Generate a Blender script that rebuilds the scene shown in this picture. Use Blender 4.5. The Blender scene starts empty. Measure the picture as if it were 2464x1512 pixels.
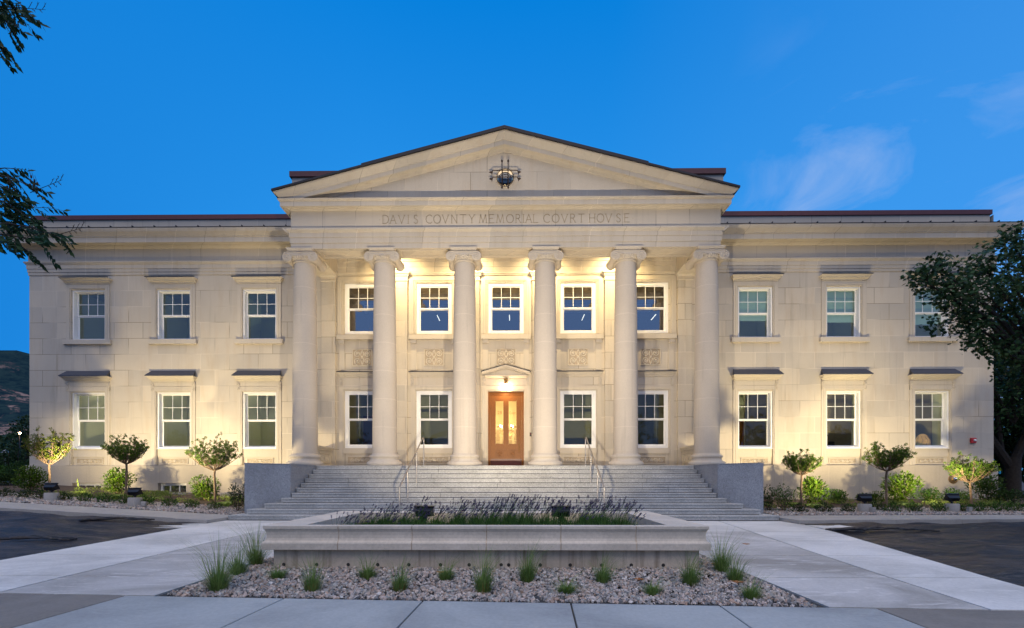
import bpy, math, random
import numpy as np
from mathutils import Vector, Matrix
R=math.radians
rng=random.Random(7)
scene=bpy.context.scene
col=scene.collection
# ------------------------------------------------------------------ camera model (measured once)
F_,YH,CXP,PSI=1163.0,1152.0,1226.5,math.atan(.0116)
CAMX,CAMZ=.4,1.25
def at(x,y,Y):
    """point of the place seen at photo pixel (x,y) (2464 px wide) on the plane at distance Y"""
    c,s=math.cos(PSI),math.sin(PSI)
    u=(x-CXP)/F_; v=(YH-y)/F_; l=Y/(c+u*s)
    return Vector((CAMX+l*(u*c-s),Y,CAMZ+l*v))
# ------------------------------------------------------------------ mesh builder
class MB:
    def __init__(s): s.v=[]; s.f=[]
    def add(s,vs,fs):
        n=len(s.v); s.v.extend([tuple(p) for p in vs]); s.f.extend([tuple(i+n for i in f) for f in fs]); return s
    def box(s,x0,x1,y0,y1,z0,z1):
        if x0>x1:x0,x1=x1,x0
        vs=[(x,y,z) for x in(x0,x1) for y in(y0,y1) for z in(z0,z1)]
        return s.add(vs,[(0,1,3,2),(4,6,7,5),(0,4,5,1),(2,3,7,6),(0,2,6,4),(1,5,7,3)])
    def quad(s,a,b,c,d): return s.add([a,b,c,d],[(0,1,2,3)])
    def prism(s,poly,p0,p1):
        """poly: list of 3d points, extruded by vector p1-p0 """
        d=Vector(p1)-Vector(p0); n=len(poly)
        vs=[Vector(p) for p in poly]+[Vector(p)+d for p in poly]
        fs=[tuple(range(n))[::-1],tuple(range(n,2*n))]+[(i,(i+1)%n,(i+1)%n+n,i+n) for i in range(n)]
        return s.add(vs,fs)
    def xz(s,poly,y0,y1): return s.prism([(x,y0,z) for x,z in poly],(0,y0,0),(0,y1,0))
    def xy(s,poly,z0,z1): return s.prism([(x,y,z0) for x,y in poly],(0,0,z0),(0,0,z1))
    def yz(s,poly,x0,x1): return s.prism([(x0,y,z) for y,z in poly],(x0,0,0),(x1,0,0))
    def lathe(s,prof,c=(0,0,0),n=32,axis='z',cap=True):
        vs=[];fs=[]
        for r,h in prof:
            for k in range(n):
                a=2*math.pi*k/n; p=(r*math.cos(a),r*math.sin(a),h)
                if axis=='y': p=(p[0],p[2],p[1])
                if axis=='x': p=(p[2],p[0],p[1])
                vs.append((p[0]+c[0],p[1]+c[1],p[2]+c[2]))
        m=len(prof)
        for i in range(m-1):
            for k in range(n):
                k2=(k+1)%n; fs.append((i*n+k,i*n+k2,(i+1)*n+k2,(i+1)*n+k))
        if cap: fs.append(tuple(range(n))[::-1]); fs.append(tuple(range((m-1)*n,m*n)))
        return s.add(vs,fs)
    def tube(s,pts,r,n=8,r1=None,cap=True):
        pts=[Vector(p) for p in pts]; m=len(pts); vs=[];fs=[]
        up=Vector((0,0,1)); prev=None
        for i,p in enumerate(pts):
            t=(pts[min(i+1,m-1)]-pts[max(i-1,0)])
            if t.length<1e-9:t=Vector((0,0,1))
            t.normalize()
            if prev is None:
                a=t.cross(up)
                if a.length<1e-3:a=t.cross(Vector((1,0,0)))
            else: a=prev-t*prev.dot(t)
            if a.length<1e-6:a=t.orthogonal()
            a.normalize(); prev=a; b=t.cross(a)
            rr=r if r1 is None else r+(r1-r)*i/max(1,m-1)
            for k in range(n):
                w=2*math.pi*k/n; vs.append(p+a*(rr*math.cos(w))+b*(rr*math.sin(w)))
        for i in range(m-1):
            for k in range(n):
                k2=(k+1)%n; fs.append((i*n+k,i*n+k2,(i+1)*n+k2,(i+1)*n+k))
        if cap: fs.append(tuple(range(n))[::-1]); fs.append(tuple(range((m-1)*n,m*n)))
        return s.add(vs,fs)
    def sweep(s,prof,path,closed=True):
        """prof: (out,z); path: XY points; outward = right-hand side of travel"""
        m=len(path);P=[Vector((p[0],p[1])) for p in path];rows=[]
        for i in range(m):
            ns=[]
            if i>0: d=(P[i]-P[i-1]).normalized(); ns.append(Vector((d.y,-d.x)))
            if i<m-1: d=(P[i+1]-P[i]).normalized(); ns.append(Vector((d.y,-d.x)))
            if len(ns)==2:
                nn=ns[0]+ns[1]; nn=nn/ (nn.dot(ns[0]))
            else: nn=ns[0]
            rows.append([(P[i].x+nn.x*o,P[i].y+nn.y*o,z) for o,z in prof])
        k=len(prof);vs=[p for r in rows for p in r];fs=[]
        for i in range(m-1):
            for j in range(k if closed else k-1):
                j2=(j+1)%k; fs.append((i*k+j,(i+1)*k+j,(i+1)*k+j2,i*k+j2))
        if closed: fs.append(tuple(range(k))); fs.append(tuple(range((m-1)*k,m*k))[::-1])
        return s.add(vs,fs)
    def build(s,name,mat,parent=None,smooth=False,recalc=True,bevel=0):
        me=bpy.data.meshes.new(name); me.from_pydata(s.v,[],s.f)
        if recalc:
            import bmesh
            bm=bmesh.new(); bm.from_mesh(me); bmesh.ops.recalc_face_normals(bm,faces=bm.faces); bm.to_mesh(me); bm.free()
        me.materials.append(mat)
        if smooth:
            me.polygons.foreach_set('use_smooth',[True]*len(me.polygons))
            try: me.set_sharp_from_angle(angle=R(38))
            except Exception: pass
        me.update()
        o=bpy.data.objects.new(name,me); col.objects.link(o); o.parent=parent
        if bevel:
            b=o.modifiers.new('b','BEVEL'); b.width=bevel; b.segments=2; b.limit_method='ANGLE'; b.angle_limit=R(50)
        return o
def tag(o,label=None,cat=None,group=None,kind=None):
    if label:o['label']=label
    if cat:o['category']=cat
    if group:o['group']=group
    if kind:o['kind']=kind
    return o
def empty(name,loc=(0,0,0),label=None,cat=None,group=None):
    o=bpy.data.objects.new(name,None); o.empty_display_size=.2; col.objects.link(o); o.location=loc
    return tag(o,label,cat,group)
def copy_tree(o,parent=None):
    c=o.copy(); col.objects.link(c); c.parent=parent
    for ch in o.children: copy_tree(ch,c)
    return c
def relabel(root,label,group=None,loc=None,rot=None,scale=None):
    c=copy_tree(root); tag(c,label,None,group)
    if loc is not None:c.location=loc
    if rot is not None:c.rotation_euler=(0,0,rot)
    if scale is not None:c.scale=scale if hasattr(scale,'__len__') else (scale,)*3
    return c
# ------------------------------------------------------------------ materials
def nt(name):
    m=bpy.data.materials.new(name); m.use_nodes=True; t=m.node_tree; b=t.nodes['Principled BSDF']; return m,t,b
def N(t,kind,**kw):
    n=t.nodes.new(kind)
    for k,v in kw.items():
        if k.startswith('i_'): n.inputs[k[2:].replace('_',' ')].default_value=v
        else: setattr(n,k,v)
    return n
def L(t,a,b): t.links.new(a,b)
def c4(c): return (c[0],c[1],c[2],1)
def mixc(t,a,b,fac,mode='MIX'):
    m=N(t,'ShaderNodeMix',data_type='RGBA',blend_type=mode)
    for k,val in ((0,fac),(6,a),(7,b)):
        if isinstance(val,bpy.types.NodeSocket): L(t,val,m.inputs[k])
        elif k==0: m.inputs[0].default_value=val
        else: m.inputs[k].default_value=c4(val) if hasattr(val,'__len__') else (val,val,val,1)
    return m.outputs[2]
def ramp(t,src,stops):
    r=N(t,'ShaderNodeValToRGB'); L(t,src,r.inputs[0]); e=r.color_ramp.elements
    while len(e)<len(stops): e.new(.5)
    for k,(p,cc) in enumerate(stops):
        e[k].position=p; e[k].color=c4(cc) if hasattr(cc,'__len__') else (cc,cc,cc,1)
    return r.outputs[0]
def coords(t,scale=(1,1,1),rot=(0,0,0),loc=(0,0,0)):
    g=N(t,'ShaderNodeNewGeometry'); m=N(t,'ShaderNodeMapping'); L(t,g.outputs['Position'],m.inputs[0])
    m.inputs['Scale'].default_value=scale; m.inputs['Rotation'].default_value=rot; m.inputs['Location'].default_value=loc
    return m.outputs[0]
def noise(t,vec,sc,det=4,rough=.55,dist=0):
    n=N(t,'ShaderNodeTexNoise'); L(t,vec,n.inputs['Vector']); n.inputs['Scale'].default_value=sc
    n.inputs['Detail'].default_value=det; n.inputs['Roughness'].default_value=rough; n.inputs['Distortion'].default_value=dist
    return n.outputs['Fac']
def bump(t,b,h,strength=.3,dist=.01):
    n=N(t,'ShaderNodeBump'); n.inputs['Strength'].default_value=strength; n.inputs['Distance'].default_value=dist
    L(t,h,n.inputs['Height']); L(t,n.outputs[0],b.inputs['Normal'])
def plain(name,c,rough=.6,metal=0,spec=None,var=.12,sc=6):
    m,t,b=nt(name); v=coords(t); n=noise(t,v,sc)
    d=tuple(x*(1-var) for x in c); e=tuple(min(1,x*(1+var)) for x in c)
    L(t,ramp(t,n,[(.3,d),(.7,e)]),b.inputs['Base Color']); b.inputs['Roughness'].default_value=rough; b.inputs['Metallic'].default_value=metal
    return m
def stone(name,base,block=None,speck=.1,mortar=(.30,.26,.21),warm=(.60,.5,.38),row=.685,bw=1.25,zoff=0,stain=.35,drums=False,mort=.010):
    m,t,b=nt(name); v=coords(t)
    cool=tuple(x*.9 for x in base); n1=noise(t,v,.45,5,.6); n2=noise(t,v,60,3,.7); n3=noise(t,coords(t,(3.2,3.2,.5)),1.1,5,.6)
    c=mixc(t,cool,base,ramp(t,n1,[(.35,0),(.65,1)]))
    c=mixc(t,c,warm,ramp(t,n3,[(.52,0),(.8,stain)]))
    ns=noise(t,coords(t,(4.5,4.5,.22)),1.2,5,.6); c=mixc(t,c,ramp(t,ns,[(.28,.87),(.42,1)]),1.0,'MULTIPLY')
    sp=ramp(t,n2,[(.3,1-speck),(.5,1),(.7,1+speck*.6)])
    c=mixc(t,c,sp,1.0,'MULTIPLY')
    if block:
        g=N(t,'ShaderNodeNewGeometry'); s=N(t,'ShaderNodeSeparateXYZ'); L(t,g.outputs['Position'],s.inputs[0])
        ad=N(t,'ShaderNodeMath',operation='ADD'); L(t,s.outputs[0],ad.inputs[0]); L(t,s.outputs[1],ad.inputs[1])
        a2=N(t,'ShaderNodeMath',operation='ADD'); L(t,s.outputs[2],a2.inputs[0]); a2.inputs[1].default_value=zoff
        cb=N(t,'ShaderNodeCombineXYZ'); L(t,ad.outputs[0],cb.inputs[0]); L(t,a2.outputs[0],cb.inputs[1])
        br=N(t,'ShaderNodeTexBrick'); L(t,cb.outputs[0],br.inputs['Vector']); br.offset=.5 if block=='ashlar' else 0
        br.inputs['Scale'].default_value=1; br.inputs['Brick Width'].default_value=bw; br.inputs['Row Height'].default_value=row
        br.inputs['Mortar Size'].default_value=mort; br.inputs['Mortar Smooth'].default_value=.3; br.inputs['Bias'].default_value=0
        br.inputs['Color1'].default_value=(.885,.892,.905,1); br.inputs['Color2'].default_value=(1.06,1.045,1.015,1); br.inputs['Mortar'].default_value=(.93,.93,.93,1)
        c=mixc(t,c,br.outputs['Color'],1.0,'MULTIPLY')
        # some joints dark, some pale
        jn=noise(t,coords(t),.5,2)
        jc=ramp(t,jn,[(.42,tuple(min(1,x*1.15) for x in base)),(.6,mortar)])
        mm=N(t,'ShaderNodeMath',operation='MULTIPLY'); L(t,br.outputs['Fac'],mm.inputs[0]); mm.inputs[1].default_value=.75
        c=mixc(t,c,jc,mm.outputs[0])
    if drums:
        g=N(t,'ShaderNodeNewGeometry'); s=N(t,'ShaderNodeSeparateXYZ'); L(t,g.outputs['Position'],s.inputs[0])
        a=N(t,'ShaderNodeMath',operation='SUBTRACT'); L(t,s.outputs[2],a.inputs[0]); a.inputs[1].default_value=7.43-1.06*7
        d=N(t,'ShaderNodeMath',operation='PINGPONG'); L(t,a.outputs[0],d.inputs[0]); d.inputs[1].default_value=.53
        c=mixc(t,c,tuple(min(1,x*1.25) for x in base),ramp(t,d.outputs[0],[(.004,.55),(.012,0)]))
    L(t,c,b.inputs['Base Color']); b.inputs['Roughness'].default_value=.88; b.inputs['Specular IOR Level'].default_value=.25
    bump(t,b,n2,.25,.004)
    return m
BUFF=(.57,.51,.425)
M={}
M['wall']=stone('ashlar_stone',BUFF,'ashlar',zoff=.24,mort=.013,mortar=(.22,.18,.13),stain=.5,warm=(.47,.37,.26))
M['frieze']=stone('frieze_stone',BUFF,'stack',bw=1.25,row=9,stain=.3,mort=.016)
M['trim']=stone('dressed_stone',tuple(x*.98 for x in BUFF),None,stain=.45)
M['trimj']=stone('cornice_stone',tuple(x*.97 for x in BUFF),'stack',bw=1.25,row=9,stain=.55,warm=(.44,.35,.25),mort=.014)
M['plinth']=stone('plinth_stone',(.50,.44,.36),'stack',bw=1.9,row=9,speck=.16)
M['column']=stone('column_stone',(.54,.475,.395),None,speck=.13,stain=.25,warm=(.42,.35,.27),drums=True)
M['capital']=stone('capital_stone',(.55,.49,.41),None,speck=.12,stain=.6,warm=(.42,.33,.25))
M['recess']=stone('recess_shade_stone',(.43,.36,.275),None,stain=.6)  # ground behind the carvings, recess shade put into its darker colour
M['letter']=stone('letter_shade_stone',(.37,.31,.225),None)
def granite(name,base,var=.5,sc=150):
    m,t,b=nt(name); v=coords(t); vo=N(t,'ShaderNodeTexVoronoi'); L(t,v,vo.inputs['Vector']); vo.inputs['Scale'].default_value=sc
    sp=N(t,'ShaderNodeSeparateColor'); L(t,vo.outputs['Color'],sp.inputs[0])
    n=noise(t,v,3,4); n2=noise(t,coords(t,(1,1,1)),1.3,5,.65)
    c=ramp(t,sp.outputs[0],[(0,tuple(x*(1-var) for x in base)),(.35,base),(.8,tuple(min(1,x*(1+var*.5)) for x in base)),(1,tuple(min(1,x*1.6) for x in base))])
    c=mixc(t,c,ramp(t,n2,[(.3,.78),(.7,1.1)]),1.0,'MULTIPLY')
    L(t,c,b.inputs['Base Color']); b.inputs['Roughness'].default_value=.7
    bump(t,b,sp.outputs[0],.15,.003); return m
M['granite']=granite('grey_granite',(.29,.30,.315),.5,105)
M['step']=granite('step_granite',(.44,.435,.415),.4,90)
def concrete(name,base,dark,sc=.5,streak=False,joint=None,white=0):
    m,t,b=nt(name); v=coords(t); n=noise(t,v,sc,6,.62,.6); n2=noise(t,v,25,4,.7); n3=noise(t,coords(t,(1,3.5,1),(0,0,.25)),1.4,7,.7,1.2)
    c=mixc(t,dark,base,ramp(t,n,[(.34,0),(.6,1)]))
    c=mixc(t,c,tuple(min(1,x*1.35) for x in base),ramp(t,n3,[(.55,0),(.72,white)]))
    c=mixc(t,c,ramp(t,n2,[(.3,.88),(.7,1.08)]),1.0,'MULTIPLY')
    if streak:
        n4=noise(t,coords(t,(7,7,.35)),1.3,6,.65)
        c=mixc(t,c,(.21,.135,.08),ramp(t,n4,[(.5,0),(.72,.8)]))
    L(t,c,b.inputs['Base Color']); b.inputs['Roughness'].default_value=.82; b.inputs['Specular IOR Level'].default_value=.3
    bump(t,b,n2,.2,.004); return m
M['walk']=concrete('walk_concrete',(.74,.71,.66),(.52,.50,.46),.55,white=.4)
M['walk_dark']=concrete('walk_concrete_dark',(.60,.57,.53),(.34,.315,.28),.5,white=1.0)
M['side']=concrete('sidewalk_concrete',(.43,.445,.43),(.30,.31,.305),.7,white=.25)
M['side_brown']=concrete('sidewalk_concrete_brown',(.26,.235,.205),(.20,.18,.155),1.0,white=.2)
M['planter']=concrete('cast_stone',(.70,.61,.50),(.58,.505,.41),1.6,white=.1)
M['planter_base']=concrete('stained_concrete',(.72,.60,.46),(.55,.45,.34),1.2,streak=True)
M['curb']=concrete('curb_concrete',(.42,.39,.35),(.36,.33,.30),1.5)
M['dirt']=plain('brown_soil',(.07,.045,.03),.95,var=.5,sc=12)
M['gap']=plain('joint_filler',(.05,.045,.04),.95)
M['white']=plain('white_paint',(.80,.80,.80),.4,var=.02)
M['red_metal']=plain('oxblood_metal',(.10,.028,.032),.5,.1)
M['dark_metal']=plain('charcoal_metal',(.014,.013,.018),.45,.3)
M['flash']=plain('grey_flashing',(.02,.021,.028),.5,.2)
M['iron']=plain('rusty_iron',(.05,.028,.018),.75,.3,var=.5,sc=30)
M['steel']=plain('brushed_steel',(.42,.39,.36),.42,.9,var=.05)
M['brass']=plain('aged_brass',(.5,.3,.12),.35,.9)
M['black']=plain('black_plastic',(.012,.012,.014),.45)
M['lens']=plain('lamp_glass',(.2,.2,.2),.2)
M['slate_metal']=plain('slate_blue_flashing',(.05,.055,.075),.55,.2,var=.06)
M['red']=plain('red_enamel',(.5,.02,.02),.35)
M['room']=plain('room_paint',(.50,.50,.38),.85,var=.05,sc=1)
M['roomdark']=plain('room_paint_dark',(.20,.17,.13),.85,var=.2,sc=1)
M['ceil']=plain('room_ceiling',(.40,.40,.33),.85,var=.1)
M['floor']=plain('room_carpet',(.07,.07,.08),.95)
M['blind']=plain('roller_blind',(.52,.53,.46),.85,var=.04)
M['bark']=plain('grey_bark',(.17,.115,.075),.9,var=.4,sc=22)
M['barkdark']=plain('dark_bark',(.035,.026,.018),.9,var=.4,sc=14)
M['asphalt']=plain('asphalt',(.05,.055,.065),.85,var=.2,sc=20)
M['carwhite']=plain('white_car_paint',(.75,.76,.78),.25,.1,var=.02)
M['tyre']=plain('black_rubber',(.012,.012,.012),.8)
M['bronze']=plain('polished_bronze',(.55,.44,.28),.18,1.0,var=.03)
M['chrome']=plain('chrome_metal',(.7,.68,.64),.16,1.0,var=.03)
def emis(name,c,s):
    m,t,b=nt(name); b.inputs['Base Color'].default_value=c4(c); b.inputs['Emission Color'].default_value=c4(c); b.inputs['Emission Strength'].default_value=s; return m
M['lampglow']=emis('warm_lamp',(1,.72,.38),60)
M['bulb']=emis('candle_bulb',(1,.72,.35),90)
M['led']=emis('cool_tube',(1,.97,.9),2.2)
M['floodglow']=emis('flood_glow',(1,.85,.55),6)
M['panel_light']=emis('ceiling_panel_glow',(1,.97,.70),42)
M['panel_dim']=emis('dim_ceiling_panel_glow',(1,.95,.7),5)
M['room2']=plain('olive_room_paint',(.30,.30,.19),.9,var=.05,sc=1)
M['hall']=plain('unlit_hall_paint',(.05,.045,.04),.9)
M['streetglow']=emis('street_glow',(1,.6,.28),70)
M['teal']=emis('teal_indicator',(.05,.9,.8),2.5)
M['green']=emis('green_indicator',(.05,.8,.2),1.5)
def glass(name,refl,tint=(.80,.86,.80)):
    m,t,b=nt(name); t.nodes.remove(b); o=[n for n in t.nodes if n.type=='OUTPUT_MATERIAL'][0]
    g=N(t,'ShaderNodeBsdfGlossy'); g.inputs['Roughness'].default_value=.015; g.inputs['Color'].default_value=(1,1,1,1)
    tr=N(t,'ShaderNodeBsdfTransparent'); tr.inputs['Color'].default_value=c4(tint)
    fr=N(t,'ShaderNodeLayerWeight'); fr.inputs['Blend'].default_value=.5
    pw=N(t,'ShaderNodeMath',operation='POWER'); L(t,fr.outputs['Facing'],pw.inputs[0]); pw.inputs[1].default_value=4
    a=N(t,'ShaderNodeMath',operation='ADD'); a.use_clamp=True; L(t,pw.outputs[0],a.inputs[0]); a.inputs[1].default_value=refl+.04
    nn=noise(t,coords(t),.7,1); bp=N(t,'ShaderNodeBump'); bp.inputs['Strength'].default_value=.04; bp.inputs['Distance'].default_value=.05; L(t,nn,bp.inputs['Height']); L(t,bp.outputs[0],g.inputs['Normal'])
    mx=N(t,'ShaderNodeMixShader'); L(t,a.outputs[0],mx.inputs[0]); L(t,tr.outputs[0],mx.inputs[1]); L(t,g.outputs[0],mx.inputs[2]); L(t,mx.outputs[0],o.inputs['Surface'])
    return m
M['glass']=glass('window_glass',.03,(.9,.93,.86))
M['glassup2']=glass('wing_upper_glass',.08,(.62,.80,.78))
M['glassup']=glass('coated_window_glass',.30,(.75,.8,.76))
M['glassdoor']=glass('door_glass',.0,(1.0,.86,.62))
def wood(name):
    m,t,b=nt(name); w=N(t,'ShaderNodeTexWave',bands_direction='X',wave_profile='SAW'); L(t,coords(t,(16,16,1.6)),w.inputs['Vector'])
    w.inputs['Scale'].default_value=1.2; w.inputs['Distortion'].default_value=7; w.inputs['Detail'].default_value=4
    n=noise(t,coords(t,(30,30,3)),3,4)
    c=ramp(t,w.outputs['Fac'],[(0,(.12,.042,.008)),(.5,(.26,.098,.020)),(1,(.18,.066,.013))])
    c=mixc(t,c,ramp(t,n,[(.3,.75),(.7,1.15)]),1.0,'MULTIPLY')
    L(t,c,b.inputs['Base Color']); b.inputs['Roughness'].default_value=.45; b.inputs['Specular IOR Level'].default_value=.25; return m
M['oak']=wood('varnished_oak'); M['kick']=plain('oxblood_kickplate',(.10,.028,.02),.4)
def leafm(name,c1,c2,trans=.25,rough=.5,sc=9):
    m,t,b=nt(name); v=coords(t); n=noise(t,v,sc,3); oi=N(t,'ShaderNodeNewGeometry')
    c=mixc(t,c1,c2,ramp(t,n,[(.35,0),(.65,1)]))
    rn=N(t,'ShaderNodeMath',operation='MULTIPLY_ADD'); L(t,oi.outputs['Random Per Island'],rn.inputs[0]); rn.inputs[1].default_value=.8; rn.inputs[2].default_value=.6
    c=mixc(t,c,rn.outputs[0],1.0,'MULTIPLY')
    L(t,c,b.inputs['Base Color']); b.inputs['Roughness'].default_value=rough; b.inputs['Specular IOR Level'].default_value=.15
    o=[x for x in t.nodes if x.type=='OUTPUT_MATERIAL'][0]
    tl=N(t,'ShaderNodeBsdfTranslucent'); L(t,c,tl.inputs['Color']); mx=N(t,'ShaderNodeMixShader'); mx.inputs[0].default_value=trans
    L(t,b.outputs[0],mx.inputs[1]); L(t,tl.outputs[0],mx.inputs[2]); L(t,mx.outputs[0],o.inputs['Surface']); return m
M['leaf_top']=leafm('topiary_leaf',(.065,.135,.014),(.11,.18,.02))
M['leaf_bright']=leafm('bright_shrub_leaf',(.04,.09,.006),(.08,.14,.012))
M['leaf_yellow']=leafm('yellow_shrub_leaf',(.08,.12,.012),(.13,.155,.02))
M['leaf_dark']=leafm('dark_shrub_leaf',(.02,.05,.012),(.04,.075,.02))
M['leaf_mid']=leafm('mid_shrub_leaf',(.03,.085,.012),(.06,.13,.02))
M['leaf_cover']=leafm('pale_cover_leaf',(.16,.23,.05),(.24,.30,.07))
M['leaf_maple']=leafm('maple_leaf',(.016,.045,.015),(.045,.09,.028),.12)
M['leaf_far']=leafm('far_leaf',(.018,.04,.018),(.035,.065,.02),.12)
M['leaf_locust']=leafm('locust_leaf',(.012,.04,.018),(.03,.07,.025),.2)
M['grass']=leafm('fine_grass',(.13,.22,.05),(.24,.33,.09),.3)
M['lavleaf']=leafm('lavender_leaf',(.05,.12,.025),(.09,.18,.04),.2)
M['lavflower']=leafm('lavender_flower',(.085,.07,.125),(.14,.115,.19),.1,.8)
M['hosta']=leafm('hosta_leaf',(.18,.28,.05),(.30,.36,.09),.3)
M['deadleaf']=leafm('fallen_leaf',(.35,.12,.03),(.28,.15,.05),.1)
def pebble():
    m,t,b=nt('river_pebble'); g=N(t,'ShaderNodeNewGeometry')
    c=ramp(t,g.outputs['Random Per Island'],[(0,(.14,.14,.145)),(.2,(.43,.39,.35)),(.38,(.60,.46,.38)),(.5,(.24,.23,.22)),(.62,(.64,.53,.45)),(.74,(.44,.29,.21)),(.86,(.72,.64,.56)),(1,(.30,.31,.28))])
    n=noise(t,coords(t),70,3); c=mixc(t,c,ramp(t,n,[(.3,.8),(.7,1.15)]),1.0,'MULTIPLY')
    L(t,c,b.inputs['Base Color']); b.inputs['Roughness'].default_value=.75; return m
M['pebble']=pebble()
def tarp(name,c1,c2,c3):
    m,t,b=nt(name); v=coords(t); n=noise(t,coords(t,(.45,1.5,1),(0,0,.2)),.9,6,.7,1.2); n2=noise(t,v,8,5,.7); n4=noise(t,coords(t,(.6,3.2,1),(0,0,.25)),2.2,6,.7,1.5)
    c=mixc(t,c1,c2,ramp(t,n,[(.44,0),(.58,1)])); c=mixc(t,c,c3,ramp(t,n2,[(.6,0),(.78,.55)]))
    c=mixc(t,c,tuple(x*1.6 for x in c3),ramp(t,n4,[(.55,0),(.66,.6)])); c=mixc(t,c,(.008,.008,.010),ramp(t,n4,[(.34,.9),(.44,0)]))  # pale ridges and dark creases of the wrinkles painted into the colour
    # seams where two widths of fabric overlap
    g=N(t,'ShaderNodeNewGeometry'); s=N(t,'ShaderNodeSeparateXYZ'); L(t,g.outputs['Position'],s.inputs[0])
    d=N(t,'ShaderNodeMath',operation='PINGPONG'); L(t,s.outputs[1],d.inputs[0]); d.inputs[1].default_value=.92
    c=mixc(t,c,(.012,.012,.014),ramp(t,d.outputs[0],[(.012,1),(.03,0)]))
    L(t,c,b.inputs['Base Color']); b.inputs['Roughness'].default_value=.55; bump(t,b,n4,1.0,.10); return m
M['tarp_l']=tarp('landscape_fabric_a',(.008,.010,.015),(.055,.042,.034),(.10,.08,.065))
M['tarp_r']=tarp('landscape_fabric_b',(.013,.010,.009),(.065,.042,.025),(.12,.10,.08))
# ================================================================== COURTHOUSE
YW=20.65           # facade plane
YF=18.10           # portico entablature face
YC=18.50           # column axes
GL=.1
ch=empty('courthouse',(0,21,0),'two storey buff stone courthouse with six columned portico and long wings','building')
def P(mb,name,mat,parent=None,**k):
    o=mb.build(name,mat,None,**k)
    if parent is None: parent=ch
    w=Vector((0,0,0)); q=parent
    while q is not None: w+=q.location; q=q.parent
    o.parent=parent; o.location=-w
    return o
def wall_sheet(mb,x0,x1,z0,z1,holes,Y,rev=.25):
    xs=sorted({x0,x1,*[h[0] for h in holes],*[h[1] for h in holes]}); zs=sorted({z0,z1,*[h[2] for h in holes],*[h[3] for h in holes]})
    for a,b in zip(xs,xs[1:]):
        for c,d in zip(zs,zs[1:]):
            mx,mz=(a+b)/2,(c+d)/2
            if any(h[0]<mx<h[1] and h[2]<mz<h[3] for h in holes): continue
            mb.quad((a,Y,c),(b,Y,c),(b,Y,d),(a,Y,d))
    for h in holes:
        a,b,c,d=h[:4]; r=Y+rev
        mb.quad((a,Y,c),(a,r,c),(a,r,d),(a,Y,d)); mb.quad((b,Y,c),(b,r,c),(b,r,d),(b,Y,d))
        mb.quad((a,Y,c),(b,Y,c),(b,r,c),(a,r,c)); mb.quad((a,Y,d),(b,Y,d),(b,r,d),(a,r,d))
WX=(-18.03,-14.32,-10.6,10.6,14.32,18.03)
PX=(-6.16,-3.08,0,3.08,6.16)
LO=(2.55,4.98); UP=(7.23,9.41); OW=.735
XE=20.6
HP=1.815   # plinth top
holes=[]
for x in WX: holes+= [(x-OW,x+OW,2.55 if False else 1.83,LO[1]),(x-OW,x+OW,UP[0],UP[1])]
mb=MB()
for s in(-1,1):
    hs=[h for h in holes if h[0]*s>0]
    wall_sheet(mb,*sorted((s*7.9,s*XE)),HP,10.02,hs,YW)
# side and back walls
mb.quad((-XE,YW,-.3),(-XE,40,-.3),(-XE,40,12.4),(-XE,YW,12.4)); mb.quad((XE,YW,-.3),(XE,40,-.3),(XE,40,12.4),(XE,YW,12.4)); mb.quad((-XE,40,-.3),(XE,40,-.3),(XE,40,12.4),(-XE,40,12.4))
P(mb,'wall',M['wall'])
# spandrels below lower windows on the wings: block, sill band, carved panel
def spiral(mb,cx,y,cz,r,turns,dirn,tube=.012,a0=0,n=26,rin=.12):
    pts=[]
    for i in range(n+1):
        q=i/n; a=a0+dirn*q*turns*2*math.pi; rr=r*(1-q*(1-rin)); pts.append((cx+rr*math.cos(a),y,cz+rr*math.sin(a)))
    mb.tube(pts,tube,5)
def panel(mb,cx,y,z0,z1,w,kind):
    # frame
    x0,x1=cx-w/2,cx+w/2
    for a,b,c,d in((x0,x1,z0,z0+.03),(x0,x1,z1-.03,z1),(x0,x0+.03,z0+.03,z1-.03),(x1-.03,x1,z0+.03,z1-.03)): mb.box(a,b,y-.028,y+.02,c,d)
    if kind=='band':
        zc=(z0+z1)/2; h=(z1-z0)/2-.06
        for i in range(5):
            xx=cx+(i-2)*(w-.2)/5.1; spiral(mb,xx,y,zc,h*.95,1.6,1 if i%2 else -1,.013,R(90*i))
        mb.lathe([(.05,-.03),(.03,0.0)],(cx,y,zc),10,'y')
        for i in range(4):
            xx=cx+(i-1.5)*(w-.2)/5.1; mb.tube([(xx-.07,y,zc-h),(xx,y-.01,zc),(xx+.07,y,zc+h)],.012,5)
    else:
        h=(z1-z0)/4-.02; zc=(z0+z1)/2
        for sx in(-1,1):
            for sz in(-1,1):
                X=cx+sx*(w/4-.005); Z=zc+sz*h*.98
                spiral(mb,X,y,Z,h*.92,1.7,-sx*sz,.023,R(90)*(1 if sz>0 else -1)+ (0),30)
                mb.lathe([(.035,-.03),(.05,0)],(X,y,Z),8,'y')
                mb.tube([(cx+sx*.02,y,zc+sz*.02),(cx+sx*.07,y,zc+sz*h*.6),(cx+sx*.03,y,zc+sz*h*1.5),(cx,y,zc+sz*h*2)],.02,5)
        mb.lathe([(.03,-.035),(.05,0)],(cx,y,zc),8,'y')
sp=MB(); pn=MB()
for x in WX:
    a,b=x-OW+.002,x+OW-.002
    sp=MB(); sp.box(a,b,YW+.10,YW+.26,1.83,2.18)       # panel field
    sp.box(a+.0,b-.0,YW+.06,YW+.255,2.18,2.52)
    P(sp,'spandrel',M['trim'])
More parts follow.
